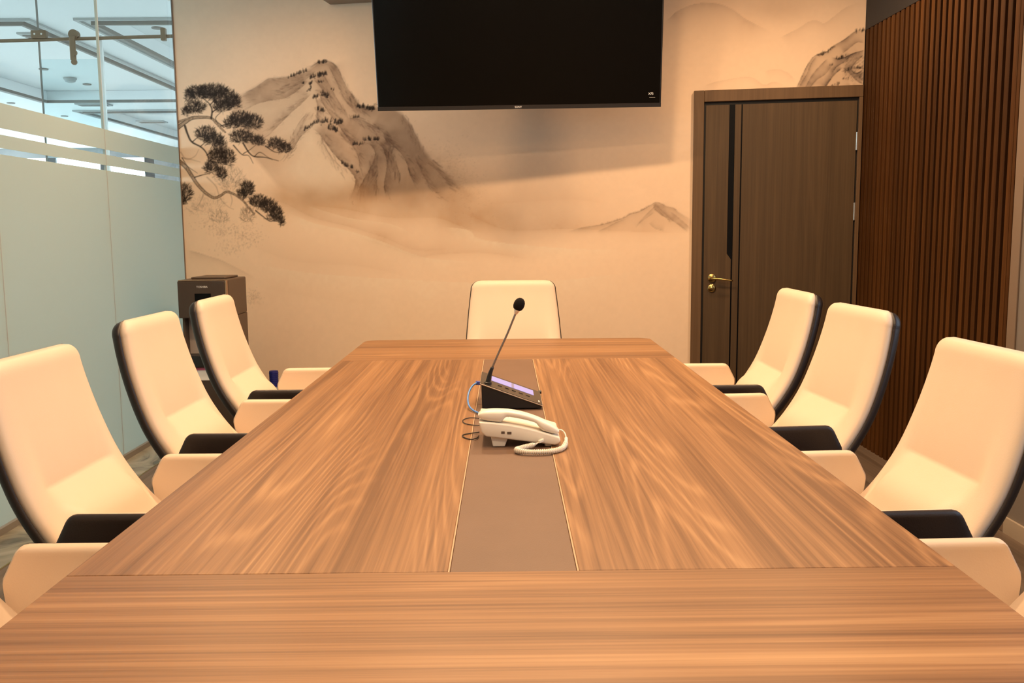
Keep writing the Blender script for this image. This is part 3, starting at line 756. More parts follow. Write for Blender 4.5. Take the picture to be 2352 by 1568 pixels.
w1 = struct(empty('window_1', (SX, 1.65, .95)), 'daylight window in the grey wall', 'window')
MB().box(.09, .1, -1.45, 1.45, 0, 1.5).build('pane', M['side_window'], w1)
for y0, y1, z0, z1 in ((-1.45, -1.39, 0, 1.5), (1.39, 1.45, 0, 1.5), (-.03, .03, .06, 1.44), (-1.39, 1.39, 0, .06), (-1.39, 1.39, 1.44, 1.5)):
    MB().box(.02, .088, y0, y1, z0, z1).build('window_frame', M['metal_grey'], w1)

# ---- door in the mural wall
sA, zTop = at_wall(1594, 210)
sB = CORN_R-.001
sJ = sA+.062; zJ = zTop-.068
d1 = struct(empty('door_1', tuple(wall_pt(sA, 0)), -math.atan(WK)), 'brown veneered door with black inset strips and brass lever', 'door')
# local: x along wall from the frame's left edge, -y into the room
Wd = sB-sA; j = .062
def dbox(name, mat, x0, x1, z0, z1, y0, y1, parent=d1, bevel=0.0):
    return MB().box(x0, x1, -y1, -y0, z0, z1).build(name, mat, parent, bevel=bevel, seg=1)
dbox('frame_stile', M['door_frame'], 0, j, 0, zTop, .001, .030, bevel=.002)
dbox('frame_stile', M['door_frame'], Wd-.022, Wd, 0, zJ, .001, .030, bevel=.002)
dbox('frame_head', M['door_frame'], j+.0005, Wd, zJ, zTop, .001, .030, bevel=.002)
dbox('door_reveal', M['door_dark'], j, Wd-.022, 0, zJ, .001, .006)
x_l, x_r = j+.012, Wd-.032
z_l = zJ-.020
xs1, xs2, xt = .212, .2455, .2865       # inset strip and thin groove, measured from the frame's edge
leaf_parts = [('leaf_panel', x_l, xs1), ('leaf_panel', xs2+.001, xt-.0042), ('leaf_panel', xt+.0042, x_r)]
zk = 1.145
MB().prism([(x_l, .006), (xs2-.008, .006), (xs2-.008, zk-.035), (xs1, zk), (xs1, z_l), (x_l, z_l)], lambda x, z: (x, -.007, z), lambda x, z: (x, -.019, z)).build('leaf_panel', M['door'], d1)
for nm, a_, b_ in leaf_parts[1:]: dbox(nm, M['door'], a_, b_, .006, z_l, .007, .019)
dbox('black_inset', M['black_glass'], xs1, xs2, .006, z_l, .007, .014)
dbox('black_groove', M['black_glass'], xt-.0041, xt+.0041, .006, z_l, .007, .012)
# lever, rose, thumb turn
sh, zh = at_wall(1635, 638); hx, hz = sh-sA, zh
hd = MB().lathe([(.0255, -.0195), (.0255, -.0275), (.022, -.0295)], (hx, 0, hz), 'y', 28).build('handle_rose', M['brass'], d1, smooth='auto')
lv = MB().tube(spline([(hx, -.028, hz), (hx, -.058, hz), (hx+.02, -.068, hz-.002), (hx+.07, -.069, hz-.007), (hx+.125, -.066, hz-.014)], 22), [.0095]*8+[.009, .0085, .008, .0078, .0075, .0072, .007, .0066, .0062, .0058, .0055, .0052, .005, .0048, .0045], 12)
lv.build('lever', M['brass'], hd, smooth=True)
tn = MB().lathe([(.0245, -.0195), (.0245, -.026), (.0215, -.0285), (.010, -.0295), (.010, -.036), (.006, -.038)], (hx, 0, hz-.0625), 'y', 28).build('thumb_turn', M['brass'], d1, smooth='auto')
for zc in (1.806, 1.393, .25):
    dbox('hinge', M['steel'], x_r+.0005, x_r+.0095, zc-.053, zc+.053, .013, .026, bevel=.002)

# ---- the office behind the glass
OZ = CAM_H+1.75
OXL, OYF = -13.0, 19.0
struct(MB().box(OXL, GX-.03, -2, OYF, -.05, 0).build('floor_office', M['office_floor']), 'pale floor of the office beyond the glass', 'floor')
struct(MB().box(OXL, GX-.03, -2, OYF, OZ+.12, OZ+.2).build('ceiling_office', M['white_paint']), 'white ceiling of the office beyond the glass', 'ceiling')
# lowered ceiling field with two rectangular trays cut out
trA = (-5.98, -3.985, 7.85, 12.3); trC = (-3.37, -2.5, 7.85, 12.3); trD = (-3.42, -2.5, 13.4, 15.3); trE = (-5.98, -3.985, 13.4, 17.5)
co_ = struct(empty('ceiling_office_trays', (0, 0, OZ)), 'white lowered ceiling with recessed rectangular trays', 'ceiling')
xs_ = sorted({OXL, GX-.031, -5.98, -3.985, -3.37, -3.42, -2.5}); ys_ = sorted({-2, OYF, 7.85, 12.3, 13.4, 15.3, 17.5})
for i in range(len(xs_)-1):
    for k in range(len(ys_)-1):
        xm, ym = (xs_[i]+xs_[i+1])/2, (ys_[k]+ys_[k+1])/2
        if any(a < xm < b and c < ym < d for a, b, c, d in (trA, trC, trD, trE)): continue
        MB().box(xs_[i], xs_[i+1], ys_[k], ys_[k+1], 0, .118).build('ceiling_board', M['white_paint'], co_)
for a, b, c, d in (trA, trC, trD, trE):
    for off, hh, mt in ((0, .035, 'moulding_dark'), (.10, .02, 'moulding')):
        w = .03
        for x0, x1, y0, y1 in ((a-off-w, b+off+w, c-off-w, c-off), (a-off-w, b+off+w, d+off, d+off+w), (a-off-w, a-off, c-off, d+off), (b+off, b+off+w, c-off, d+off)):
            MB().box(max(x0, OXL), min(x1, GX-.04), y0, y1, -hh, -.0005).build('moulding', M[mt], co_)
# far wall with windows, side wall with unseen panes added to brighten the ceiling
wf = struct(empty('wall_office_far', (0, OYF, 0)), 'stone office wall with bright windows seen through the clear stripes', 'wall')
MB().box(OXL, GX, 0, .2, 0, .9).build('wall_panel', M['office_wall'], wf)
MB().box(OXL, GX, 0, .2, 2.85, OZ).build('wall_panel', M['office_wall'], wf)
MB().box(-7.15, GX, 0, .2, .9, 2.85).build('wall_panel', M['office_wall'], wf)
for k, (x0, x1) in enumerate(((-12.9, -11.2), (-11.0, -9.35), (-9.15, -8.25), (-8.1, -7.35))):
    MB().box(x0, x1, .05, .08, .9, 2.85).build('window_pane', M['office_window'], wf)
for x0, x1 in ((-13, -12.9), (-11.2, -11.0), (-9.35, -9.15), (-8.25, -8.1), (-7.35, -7.15)):
    MB().box(x0, x1, 0, .2, .9, 2.85).build('mullion', M['office_mullion'], wf)
ws = struct(empty('wall_office_side', (OXL, 0, 0)), 'office side wall with an unseen row of tall bright panes added for light', 'wall')
MB().box(-.2, 0, -2, OYF, 0, .5).build('wall_panel', M['office_wall'], ws)
MB().box(-.2, 0, -2, OYF, 2.85, OZ).build('wall_panel', M['office_wall'], ws)
for k in range(8):
    y0 = -1.9+k*2.6
    MB().box(-.1, -.06, y0+.15, y0+2.6, .5, 2.85).build('window_pane', M['office_window'], ws)
    MB().box(-.2, 0, y0, y0+.15, .5, 2.85).build('mullion', M['office_mullion'], ws)
struct(MB().box(OXL, GX-.03, -2.2, -2, 0, OZ).build('wall_office_rear', M['white_paint']), 'white end wall of the office beyond the glass', 'wall')
struct(MB().box(GX-.012, GX, 6.44, OYF, 0, OZ+.1).build('wall_office_right', M['white_paint']), 'white office wall running on behind the mural wall', 'wall')

# ================================================================== THE MEETING TABLE
TZ = 0.75; TT = 0.04
TXL, TXR = -.7143, .7255
TYN, TSN, TSF, TYF = .685, 1.4228, 3.8858, 4.624
IXL, IXR = -.0953, .1108
tb = tag(empty('meeting_table', ((TXL+TXR)/2, (TYN+TYF)/2, 0)), 'long oak veneered meeting table with a dark leather inlay strip', 'table')
tcx, tcy = (TXL+TXR)/2, (TYN+TYF)/2
def tpart(name, mat, x0, x1, y0, y1, z0=TZ-TT, z1=TZ, bevel=.0012, seg=1):
    return MB().box(x0-tcx, x1-tcx, y0-tcy, y1-tcy, z0, z1).build(name, mat, tb, bevel=bevel, seg=seg)
g = .0005
tpart('side_board', M['wood_y'], TXL, IXL-.003, TSN+g, TSF-g)
tpart('side_board', M['wood_y2'], IXR+.003, TXR, TSN+g, TSF-g)
tpart('center_inlay', M['inlay'], IXL, IXR, TSN+g, TSF-g, z1=TZ-.0015)
tpart('inlay_edging', M['inlay_edge'], IXL-.003, IXL-.0003, TSN+g, TSF-g, z1=TZ-.0006, bevel=0)
tpart('inlay_edging', M['inlay_edge'], IXR+.0003, IXR+.003, TSN+g, TSF-g, z1=TZ-.0006, bevel=0)
def endboard(y_in, y_out):
    r = .075; sg = 1 if y_out > y_in else -1
    pts = [(TXL, y_in), (TXR, y_in)]
    for k in range(9):
        a = k/8*math.pi/2; pts.append((TXR-r+r*math.cos(a), y_out-sg*r+sg*r*math.sin(a)))
    for k in range(9):
        a = math.pi/2+k/8*math.pi/2; pts.append((TXL+r+r*math.cos(a), y_out-sg*r+sg*r*math.sin(a)))
    mb = MB().prism(pts, lambda x, y: (x-tcx, y-tcy, TZ-TT), lambda x, y: (x-tcx, y-tcy, TZ))
    return mb.build('end_board', M['wood_x'], tb, bevel=.0012, seg=1)
endboard(TSN-g, TYN); endboard(TSF+g, TYF)
for yc in (TYN+.85, TYF-.85):
    tpart('pedestal', M['wood_x'], tcx-.30, tcx+.30, yc-.16, yc+.16, 0, TZ-TT-.0005, .004)
tpart('modesty_beam', M['wood_y'], tcx-.06, tcx+.06, TYN+1.011, TYF-1.011, .35, TZ-TT-.0005, .004)

# ================================================================== CHAIRS
prof = [(-.188, 1.022), (-.170, .920), (-.140, .810), (-.098, .700), (-.045, .612), (.010, .548), (.065, .504), (.125, .480)]
wid = [.222, .236, .248, .257, .262, .264, .262, .255]
fine = spline([(p[0], p[1], w) for p, w in zip(prof, wid)], 120)
fine = np.array(fine)
arc = np.concatenate([[0], np.cumsum(np.hypot(np.diff(fine[:, 0]), np.diff(fine[:, 1])))])
i_cr = int(np.argmin(np.abs(fine[:, 1]-.698))); s_cr = arc[i_cr]
def frame_at(i):
    a, b = fine[max(i-1, 0), :2], fine[min(i+1, len(fine)-1), :2]
    t = (b-a)/np.linalg.norm(b-a)            # downwards along the back
    return fine[i, :2], t, np.array([-t[1], t[0]])    # normal towards the sitter
def back_loft(front, T0, T1, extra, crease, pw):
    """front pad (T from 0 down to -T0) or shell (from -T0 to -T1)"""
    rows = []
    L = arc[-1]
    for i in range(len(fine)):
        p, t, n = frame_at(i); s = arc[i]
        w = fine[i, 2]+extra
        rc = .046
        if s < rc: w = w-rc+math.sqrt(max(0, rc*rc-(rc-s)**2))+.001
        top = 1.0
        if s < .045: top = (1-((.045-s)/.045)**2.6)**(1/2.6) if s > 0 else .02
        bot = 1.0
        if L-s < .03: bot = max(.05, (1-((.03-(L-s))/.03)**2)**.5)
        row = []
        ny = 36
        for k in range(ny+1):
            y = -w*math.cos(math.pi*k/ny)
            y = w*math.copysign(abs(y/w)**.62, y) if abs(y) > 1e-9 else 0.0
            e = (max(0, 1-abs(y/w)**pw))**(1/pw)*top*bot
            if front:
                d = -T0+T0*e
                if crease:
                    Bc = 1-float(smoothstep(.150, .205, abs(y)))
                    ds = s-s_cr
                    gdep = -.020*math.exp(ds/.075) if ds <= 0 else -.020*(1-ds/.046)*(1-float(smoothstep(.07, .22, ds)))
                    d += Bc*gdep*e
            else:
                d = -T0-(T1-T0)*e
            q = p+n*d
            row.append((q[0], y, q[1]))
        # close behind
        rows.append(row+[((p+n*(-T0))[0], yy*w, (p+n*(-T0))[1]) for yy in (.9, .3, -.3, -.9)])
    mb = MB().grid(rows, close=True)
    m_ = len(rows[0])
    mb.f.append(tuple(range(m_-1, -1, -1))); mb.f.append(tuple((len(rows)-1)*m_+k for k in range(m_)))
    return mb
pad_me = back_loft(True, .040, 0, 0, True, 4.0).mesh('back_pad', M['cream'], smooth=True)
shell_me = back_loft(False, .0385, .088, .0045, False, 3.4).mesh('back_shell', M['brown'], smooth=True)

def arm_side(sign, inner):
    """inner cream skin or outer dark skin of an arm panel; sign = +1 left arm"""
    rows = []
    ZB, ZT = .40, .668
    nz2, nx2 = 22, 22
    for r in range(nz2+1):
        tz = r/nz2; z = ZB+(ZT-ZB)*(1-(1-tz)**1.5)
        # rear and front limits at this height
        if z < .594: xl = -.035+.065*((.594-z)/.194)**1.4
        else: xl = -.035+.035*(z-.594)/.071
        rr = .019
        if z > ZT-rr: xl += rr-math.sqrt(max(0, rr*rr-(z-(ZT-rr))**2))
        xr = .44-.05*max(0, (z-.55)/.118)**1.5
        if z > ZT-rr: xr -= rr-math.sqrt(max(0, rr*rr-(z-(ZT-rr))**2))
        ymid = .292
        row = []
        for k in range(nx2+1):
            u_ = .5-.5*math.cos(math.pi*k/nx2); x = xl+(xr-xl)*u_
            d = min(x-xl, xr-x, (ZT-z)*1.0+.0)
            e = math.sqrt(max(0, 1-(1-min(1, d/.012))**2))
            if inner:
                face = .246+.024*float(smoothstep(.45, .66, z))**1.3
                y = ymid-(ymid-face)*e
            else:
                face = .304+.010*float(smoothstep(.66, .5, z)) if False else .310-.006*float(smoothstep(.55, .668, z))
                y = ymid+(face-ymid)*e
            row.append((x, sign*y, z))
        rows.append(row)
    back = [[(p[0], sign*(.292 + (.0006 if inner else -.0006)), p[2]) for p in row] for row in rows]
    mb = MB().grid(rows)
    mb.grid(back)
    n = nx2+1; o = len(rows)*n
    per = list(range(n))+[i*n+n-1 for i in range(1, nz2+1)]+[nz2*n+k for k in range(n-2, -1, -1)]+[i*n for i in range(nz2-1, 0, -1)]
    for i in range(len(per)):
        a, b = per[i], per[(i+1) % len(per)]
        mb.f.append((a, b, o+b, o+a))
    return mb
arm_me = {(s, i): arm_side(s, i).mesh('arm_pad' if i else 'arm_shell', M['cream'] if i else M['brown'], smooth='auto') for s in (1, -1) for i in (True, False)}
for s in (1, -1):      # a slim piping proud along the dark outside edge
    pass
# seat cushion and seat shell
def seat_loft(z0, z1, x0, x1, w, pw=5.0):
    rows = []
    for i in range(17):
        t = i/16; x = x0+(x1-x0)*(.5-.5*math.cos(math.pi*t))
        e0 = max(.03, 1-abs(2*t-1)**8)**.5
        row = []
        for k in range(28):
            a = 2*math.pi*k/28
            cx_, sx_ = math.cos(a), math.sin(a)
            row.append((x, w*math.copysign(abs(cx_)**(2/pw), cx_)*(.9+.1*e0), (z0+z1)/2+(z1-z0)/2*math.copysign(abs(sx_)**(2/pw), sx_)*e0))
        rows.append(row)
    mb = MB().grid(rows, close=True); m_ = 28
    mb.f.append(tuple(range(m_-1, -1, -1))); mb.f.append(tuple((len(rows)-1)*m_+k for k in range(m_)))
    return mb
seat_me = seat_loft(.415, .488, .035, .50, .243).mesh('seat_cushion', M['cream'], smooth=True)
under_me = seat_loft(.375, .4145, .04, .47, .235).mesh('seat_shell', M['brown'], smooth=True)
lift_me = MB().lathe([(.028, .10), (.028, .26), (.017, .262), (.017, .374)], (.25, 0, 0), 'z', 20).mesh('gas_lift', M['chrome'], smooth='auto')
leg_mb = MB().obox((.16, 0, .095), (.155, 0, -.018), (0, .019, 0), (0, 0, .014))
leg_me = leg_mb.mesh('base_leg', M['chrome'], bevel=.006, smooth='auto')
cas = MB(); 
for sy in (-1, 1): cas.lathe([(.012, .006*sy), (.027, .008*sy), (.027, .022*sy), (.022, .026*sy)], (.305, 0, .027), 'y', 18)
cas.lathe([(.006, .03), (.006, .065)], (.300, 0, 0), 'z', 10)
cas_me = cas.mesh('castor', M['castor'], smooth='auto')

def make_chair():
    r = empty('conference_chair')
    up = []
    for nm, dt in (('back_pad', pad_me), ('back_shell', shell_me), ('arm_pad', arm_me[1, True]), ('arm_shell', arm_me[1, False]), ('arm_pad', arm_me[-1, True]), ('arm_shell', arm_me[-1, False]), ('seat_cushion', seat_me), ('seat_shell', under_me)):
        up.append(link(nm, dt, r))
    link('gas_lift', lift_me, r)
    for k in range(5):
        for nm, dt in (('base_leg', leg_me), ('castor', cas_me)):
            o = link(nm, dt, r); o.location = (.25, 0, 0); o.rotation_euler = (0, 0, math.radians(72*k+20))
            if nm == 'castor': pass
    return r
proto = make_chair()
CH_ = [  # x, y, turn, seat height change, facing, label
    (-1.011, 3.848, .014, .015, 0, 'cream high-backed chair on the glass side, nearest the mural wall'),
    (-1.001, 3.111, -.011, .006, 0, 'cream high-backed chair on the glass side, second from the mural wall'),
    (-1.031, 2.386, -.010, -.024, 0, 'cream high-backed chair at left front, its whole backrest before the frosted glass'),
    (-1.035, 1.585, 0.0, -.02, 0, 'cream chair at the bottom left corner, showing only armrest and lower back'),
    (1.002, 3.816, -.007, .023, 1, 'cream high-backed chair in front of the wooden door, the far one on that side'),
    (1.000, 3.108, .072, .013, 1, 'cream high-backed chair on the slat side, second from the door'),
    (1.042, 2.357, .048, -.026, 1, 'large cream chair at the right edge, cut by the picture frame'),
    (1.050, 1.560, .03, -.02, 1, 'cream chair at the lower right edge, showing only its armrest'),
    (.040, 4.800, 0.0, .012, 2, 'cream chair at the far head of the table, below the television')]
for i, (x, y, th, dz, fc, lab) in enumerate(CH_):
    o = proto if i == 0 else copy_tree(proto)
    o.location = (x, y, 0); o.rotation_euler = (0, 0, {0: th, 1: math.pi+th, 2: -math.pi/2+th}[fc])
    tag(o, lab, 'chair', 'cream conference chairs around the table')
    for ch in o.children:
        if ch.name.split('.')[0] in ('back_pad', 'back_shell', 'arm_pad', 'arm_shell', 'seat_cushion', 'seat_shell'): ch.location.z = dz
        if ch.name.startswith('gas_lift'): ch.location.z = min(dz, 0)

# ================================================================== TELEVISION
pL = np.array([-.727, 5.386, 1.987]); pR = np.array([.888, 5.300, 1.987])
tw = float(np.linalg.norm(pR-pL)); tx = (pR-pL)/tw
tn_h = np.array([tx[1], -tx[0], 0.0])           # horizontal, towards the camera
tilt = math.radians(10)
tup = np.array([0, 0, 1.0])*math.cos(tilt)+tn_h*math.sin(tilt)
tnn = np.cross(tx, tup)
if tnn@tn_h < 0: tnn = -tnn
th_ = .93
tc_ = (pL+pR)/2
tv = tag(empty('television', tuple(tc_)), 'large black flat television tilted down above the mural', 'television')
def tvp(a, b, c): return tx*a+tup*b+tnn*c
def tvbox(name, mat, a0, a1, b0, b1, c0, c1, bevel=0.0, parent=tv):
    mb = MB().obox(tvp((a0+a1)/2, (b0+b1)/2, (c0+c1)/2), tx*(a1-a0)/2, tup*(b1-b0)/2, tnn*(c1-c0)/2)
    return mb.build(name, mat, parent, bevel=bevel, seg=1)
tvbox('housing', M['tv_body'], -tw/2, tw/2, 0, th_, -.035, -.002, .003)
scr = tvbox('screen', M['screen_glass'], -tw/2+.008, tw/2-.008, .022, th_-.008, -.0019, .0005)
tvbox('bottom_bezel', M['tv_body'], -tw/2, tw/2, -.001, .0215, -.0019, .0025, .0008)
tvbox('back_cover', M['tv_body'], -tw*.35, tw*.35, .08, th_*.75, -.075, -.0355, .01)
def tv_text(txt, size, a, b, c, mat):
    me_ = text_mesh(txt, size, mat, 'lettering')
    o = link('lettering', me_, tv)
    o.matrix_local = Matrix(((tx[0], tup[0], tnn[0], tvp(a, b, c)[0]), (tx[1], tup[1], tnn[1], tvp(a, b, c)[1]), (tx[2], tup[2], tnn[2], tvp(a, b, c)[2]), (0, 0, 0, 1)))
    return o
tv_text('SONY', .0155, 0.0, .0105, .0030, M['white_print'])
tv_text('X75', .017, tw/2-.058, .072, .0008, M['white_print'])
tv_text('~~~~', .014, tw/2-.050, .052, .0008, M['white_print'])
# wall bracket, its own thing fixed to the wall
pw_ = wall_pt(s_of_x(.08), 2.42, .004)
pv = tc_+tvp(0, .42, -.077)
br = tag(empty('television_bracket', tuple(pw_)), 'black folding wall bracket behind the television', 'bracket')
MB().obox((0, 0, 0)+WN*.008, WT*.12, WN*.008, (0, 0, .2)).build('wall_plate', M['black_plastic'], br, bevel=.002)
MB().tube([tuple(WN*.016), tuple(WN*.2+WT*.16), tuple(pv-pw_-tnn*.026)], .022, 10).build('arm', M['black_plastic'], br)
# grey ceiling box beside the television
s0, z0 = at_wall(745, 3, .10)
s1 = s0+2.15
hs = tag(empty('screen_housing', tuple(wall_pt(s0, z0))), 'long grey box under the ceiling at the top edge left of the television', 'screen housing')
MB().obox(WT*(s1-s0)/2+WN*.085+np.array([0, 0, .055]), WT*(s1-s0)/2, WN*.08, (0, 0, .055)).build('case', M['metal_grey'], hs, bevel=.006)
for kx in (.15, (s1-s0)-.15):
    MB().obox(WT*kx+WN*.085+np.array([0, 0, (.11+ROOM_H-z0)/2]), WT*.02, WN*.02, (0, 0, max(.002, (ROOM_H-z0-.11)/2))).build('hanger', M['metal_grey'], hs)

# ================================================================== PAGING MICROPHONE
mx0, mx1, my0, my1 = -.083, .110, 2.77, 3.0
zl, zr = .835-TZ, .764-TZ
mc = tag(empty('paging_microphone', (0, (my0+my1)/2, TZ-.0011)), 'black wedge microphone console with gooseneck and lit screen', 'microphone')
hy = (my1-my0)/2
MB().prism([(mx0+.006, .004), (mx1-.004, .004), (mx1-.002, zr-.004), (mx0+.004, zl-.004)], lambda x, z: (x, -hy+.003, z), lambda x, z: (x, hy-.003, z)).build('console_body', M['black_plastic'], mc, bevel=.002)
sl_ = (zr-zl)/(mx1-mx0)
def topz(x): return zl+(x-mx0)*sl_
def slab(name, mat, x0, x1, y0, y1, d0, d1, parent=mc, bevel=0.0):
    return MB().prism([(x0, y0), (x1, y0), (x1, y1), (x0, y1)], lambda x, y: (x, y, topz(x)+d0), lambda x, y: (x, y, topz(x)+d1)).build(name, mat, parent, bevel=bevel, seg=1)
slab('edge_rim', M['silver_edge'], mx0, mx1, -hy, hy, -.0045, -.0012, bevel=.0006)
slab('top_plate', M['console_top'], mx0+.001, mx1-.001, -hy+.0015, hy-.0015, -.0011, .0006)
sc_ = slab('screen', M['lcd'], mx0+.034, mx1-.024, .000, .088, .0007, .0014)
slab('screen_band', M['lcd_band'], mx0+.098, mx0+.106, .001, .087, .0015, .0017, sc_)
for k in range(5): slab('button', M['black_plastic'], mx0+.055+k*.022, mx0+.067+k*.022, -.052, -.044, .0007, .0022)
slab('printed_mark', M['white_print'], mx1-.0125, mx1-.0085, -.088, -.062, .0007, .0009)
MB().lathe([(.0065, 0), (.0065, .010), (.005, .011)], (mx1-.006, hy+.0072, zr-.002), 'x', 16).build('volume_knob', M['black_plastic'], mc, smooth='auto')
for xx, yy in ((mx0+.02, -hy+.02), (mx0+.02, hy-.02), (mx1-.02, -hy+.02), (mx1-.02, hy-.02)):
    MB().lathe([(.007, 0.0012), (.007, .0045)], (xx, yy, 0), 'z', 12).build('foot', M['castor'], mc)
gx0, gy0 = -.059, -hy+.028
gz0 = topz(gx0)
MB().lathe([(.0125, gz0-.001), (.0125, gz0+.006), (.0095, gz0+.008)], (gx0, gy0, 0), 'z', 20).build('socket', M['black_plastic'], mc, smooth='auto')
gpts = spline([(gx0, gy0, gz0+.004), (gx0+.008, gy0, gz0+.035), (gx0+.019, gy0, gz0+.062), (gx0+.038, gy0, gz0+.105), (gx0+.060, gy0, gz0+.152), (gx0+.078, gy0, gz0+.195), (gx0+.0915, gy0, gz0+.228)], 40)
MB().tube(gpts[:13], [.0085-.0035*k/12 for k in range(13)], 14).build('gooseneck_sleeve', M['black_plastic'], mc, smooth=True)
MB().tube(gpts[12:], .0032, 12).build('gooseneck', M['goose'], mc, smooth=True)
hd_d = Vector(gpts[-1])-Vector(gpts[-4]); hd_d.normalize()
hp = Vector(gpts[-1])
rot = Vector((0, 0, 1)).rotation_difference(hd_d).to_matrix().to_4x4()
def headpart(name, mat, prof_, sm='auto'):
    me_ = MB().lathe(prof_, (0, 0, 0), 'z', 28).mesh(name, mat, smooth=sm, xf=Matrix.Translation(hp) @ rot)
    return link(name, me_, mc)
headpart('mic_collar', M['steel'], [(.0045, -.012), (.006, -.008), (.0085, -.001), (.009, .004), (.006, .006)])
headpart('foam_windscreen', M['foam'], [(.009, .0015), (.0135, .005), (.0165, .012), (.0172, .020), (.016, .028), (.0125, .035), (.007, .0395), (.002, .041)], True)
# network cable
cz = TZ+.0025
ncp = spline([(-.0865, 2.905, .812), (-.098, 2.895, .812), (-.112, 2.87, .805), (-.122, 2.83, .785), (-.118, 2.775, .764), (-.098, 2.725, .7545), (-.065, 2.672, cz+.001), (-.035, 2.630, cz+.001), (.0, 2.585, cz+.001), (.05, 2.565, cz+.001)], 70)
nc = tag(empty('network_cable', (0, 0, 0)), 'light blue network cable looping out of the microphone console', 'cable')
MB().tube(ncp, .0029, 10).build('cord', M['cable_blue'], nc, smooth=True)
MB().obox((-.0915, 2.900, .812), (.0085, -.002, 0), (0, .0062, 0), (0, 0, .0058)).build('plug', M['plug_blue'], nc, bevel=.0015)

# ================================================================== DESK TELEPHONE
# local frame: x towards the phone's front (right in the photo), y away from the camera, origin on the table
ph = tag(empty('desk_telephone', (.035, 2.365, TZ-.0014)), 'ivory desk telephone with handset and coiled cord on the inlay', 'telephone')
PL0, PL1, PW = -.108, .098, .092       # rear, front, half depth
def body_top(x):  # side profile of the housing's upper face
    t = (x-PL0)/(PL1-PL0); return .068*(1-t)**1.05+.026*t+.010*math.sin(math.pi*t)*.9
prof_u = [(PL0+(PL1-PL0)*k/14) for k in range(15)]
poly = [(PL0+.008, .040), (PL0+.018, .030), (PL1-.012, .006), (PL1, .010), (PL1+.002, .018)]
poly += [(x, body_top(x)) for x in reversed(prof_u)]
MB().prism(poly, lambda x, z: (x, -PW+.006*0, z), lambda x, z: (x, PW, z)).build('base_housing', M['ivory'], ph, bevel=.004, seg=3, smooth='auto')
MB().prism([(PL0+.03, .031), (PL0+.075, .025), (PL0+.066, .0015), (PL0+.036, .0015)], lambda x, z: (x, -PW+.010, z), lambda x, z: (x, PW-.010, z)).build('rear_stand', M['ivory'], ph, bevel=.002)
for yy in (-PW+.02, PW-.02):
    MB().lathe([(.008, 0.0015), (.008, .010)], (PL1-.03, yy, 0), 'z', 14).build('front_foot', M['ivory'], ph)
for xx, wd in ((-.046, .0045), (-.030, .0055)):
    zz = body_top(xx)*.55+.006
    MB().box(xx-wd, xx+wd, -PW-.0008, -PW+.002, zz-.0032, zz+.0032).build('side_switch', M['ivory_dark'], ph, bevel=.0005)
# keypad side of the top face
for r in range(4):
    for c in range(3):
        xk, yk = .000+.019*r, .020+.019*c
        MB().obox((xk, yk, body_top(xk)+.0018), (.006, 0, -.0016), (0, .006, 0), (0, 0, .0022)).build('key', M['ivory'], ph, bevel=.0012)
MB().obox((-.055, .040, body_top(-.055)+.0010), (.024, 0, -.0052), (0, .034, 0), (0, 0, .0012)).build('display', M['black_glass'], ph)
# handset along the camera side
hs_rows = []
HX0, HX1 = PL0-.001, PL1-.001
for k in range(49):
    t = k/48; x = HX0+(HX1-HX0)*(.5-.5*math.cos(math.pi*t))
    tt = (x-HX0)/(HX1-HX0)
    zt = body_top(max(PL0, min(PL1, x)))+.026+.010*math.sin(math.pi*tt)-.004*tt
    ear = max(1-float(smoothstep(.27, .36, tt)), float(smoothstep(.70, .80, tt)))
    zb_h = body_top(max(PL0, min(PL1, x)))+.0145+.003*math.sin(math.pi*tt)
    zb_e = body_top(max(PL0, min(PL1, x)))+.0008
    zb = zb_h+(zb_e-zb_h)*ear
    e = max(.05, 1-abs(2*tt-1)**9)**.5
    zc, hz_ = (zt+zb)/2, (zt-zb)/2*e
    hw = (.0215+.0035*ear)*(.55+.45*e)
    row = []
    for m_ in range(24):
        a = 2*math.pi*m_/24
        row.append((x, -PW+.029+hw*math.copysign(abs(math.cos(a))**.55, math.cos(a)), zc+hz_*math.copysign(abs(math.sin(a))**.6, math.sin(a))))
    hs_rows.append(row)
hmb = MB().grid(hs_rows, close=True); hmb.f.append(tuple(range(23, -1, -1))); hmb.f.append(tuple(48*24+k for k in range(24)))
hmb.build('handset', M['ivory'], ph, smooth=True)
# coiled cord: helix along a drooping loop that lies on the table
path = spline([(.052, -PW-.004, .018), (.030, -PW-.014, .011), (.004, -PW-.032, .0085), (-.012, -PW-.052, .0085), (-.004, -PW-.070, .0085), (.028, -PW-.080, .0085), (.066, -PW-.076, .0085), (.094, -PW-.056, .0085), (.108, -PW-.026, .010), (.114, -PW+.000, .018), (.113, -PW+.018, .030), (.106, -PW+.026, .038), (.0965, -PW+.029, .040)], 520)
path = np.array(path)
hel = []; ph_a = 0.0
segl = np.concatenate([[0], np.cumsum(np.linalg.norm(np.diff(path, axis=0), axis=1))])
turns = 62
for i in range(len(path)):
    t = segl[i]/segl[-1]
    tg = path[min(i+1, len(path)-1)]-path[max(i-1, 0)]; tg = tg/np.linalg.norm(tg)
    a = np.cross(tg, (0, 0, 1)); a /= np.linalg.norm(a); b = np.cross(a, tg)
    R_ = .0055*float(smoothstep(.03, .10, t))*(1-float(smoothstep(.80, .90, t)))
    an = 2*math.pi*turns*t
    hel.append(tuple(path[i]+R_*(a*math.cos(an)+b*math.sin(an))))
MB().tube(hel, .0019, 6).build('coiled_cord', M['ivory'], ph, smooth=True)
MB().tube([tuple(path[i]) for i in range(40, 410, 6)], .0046, 8).build('cord_core', M['ivory'], ph, smooth=True)
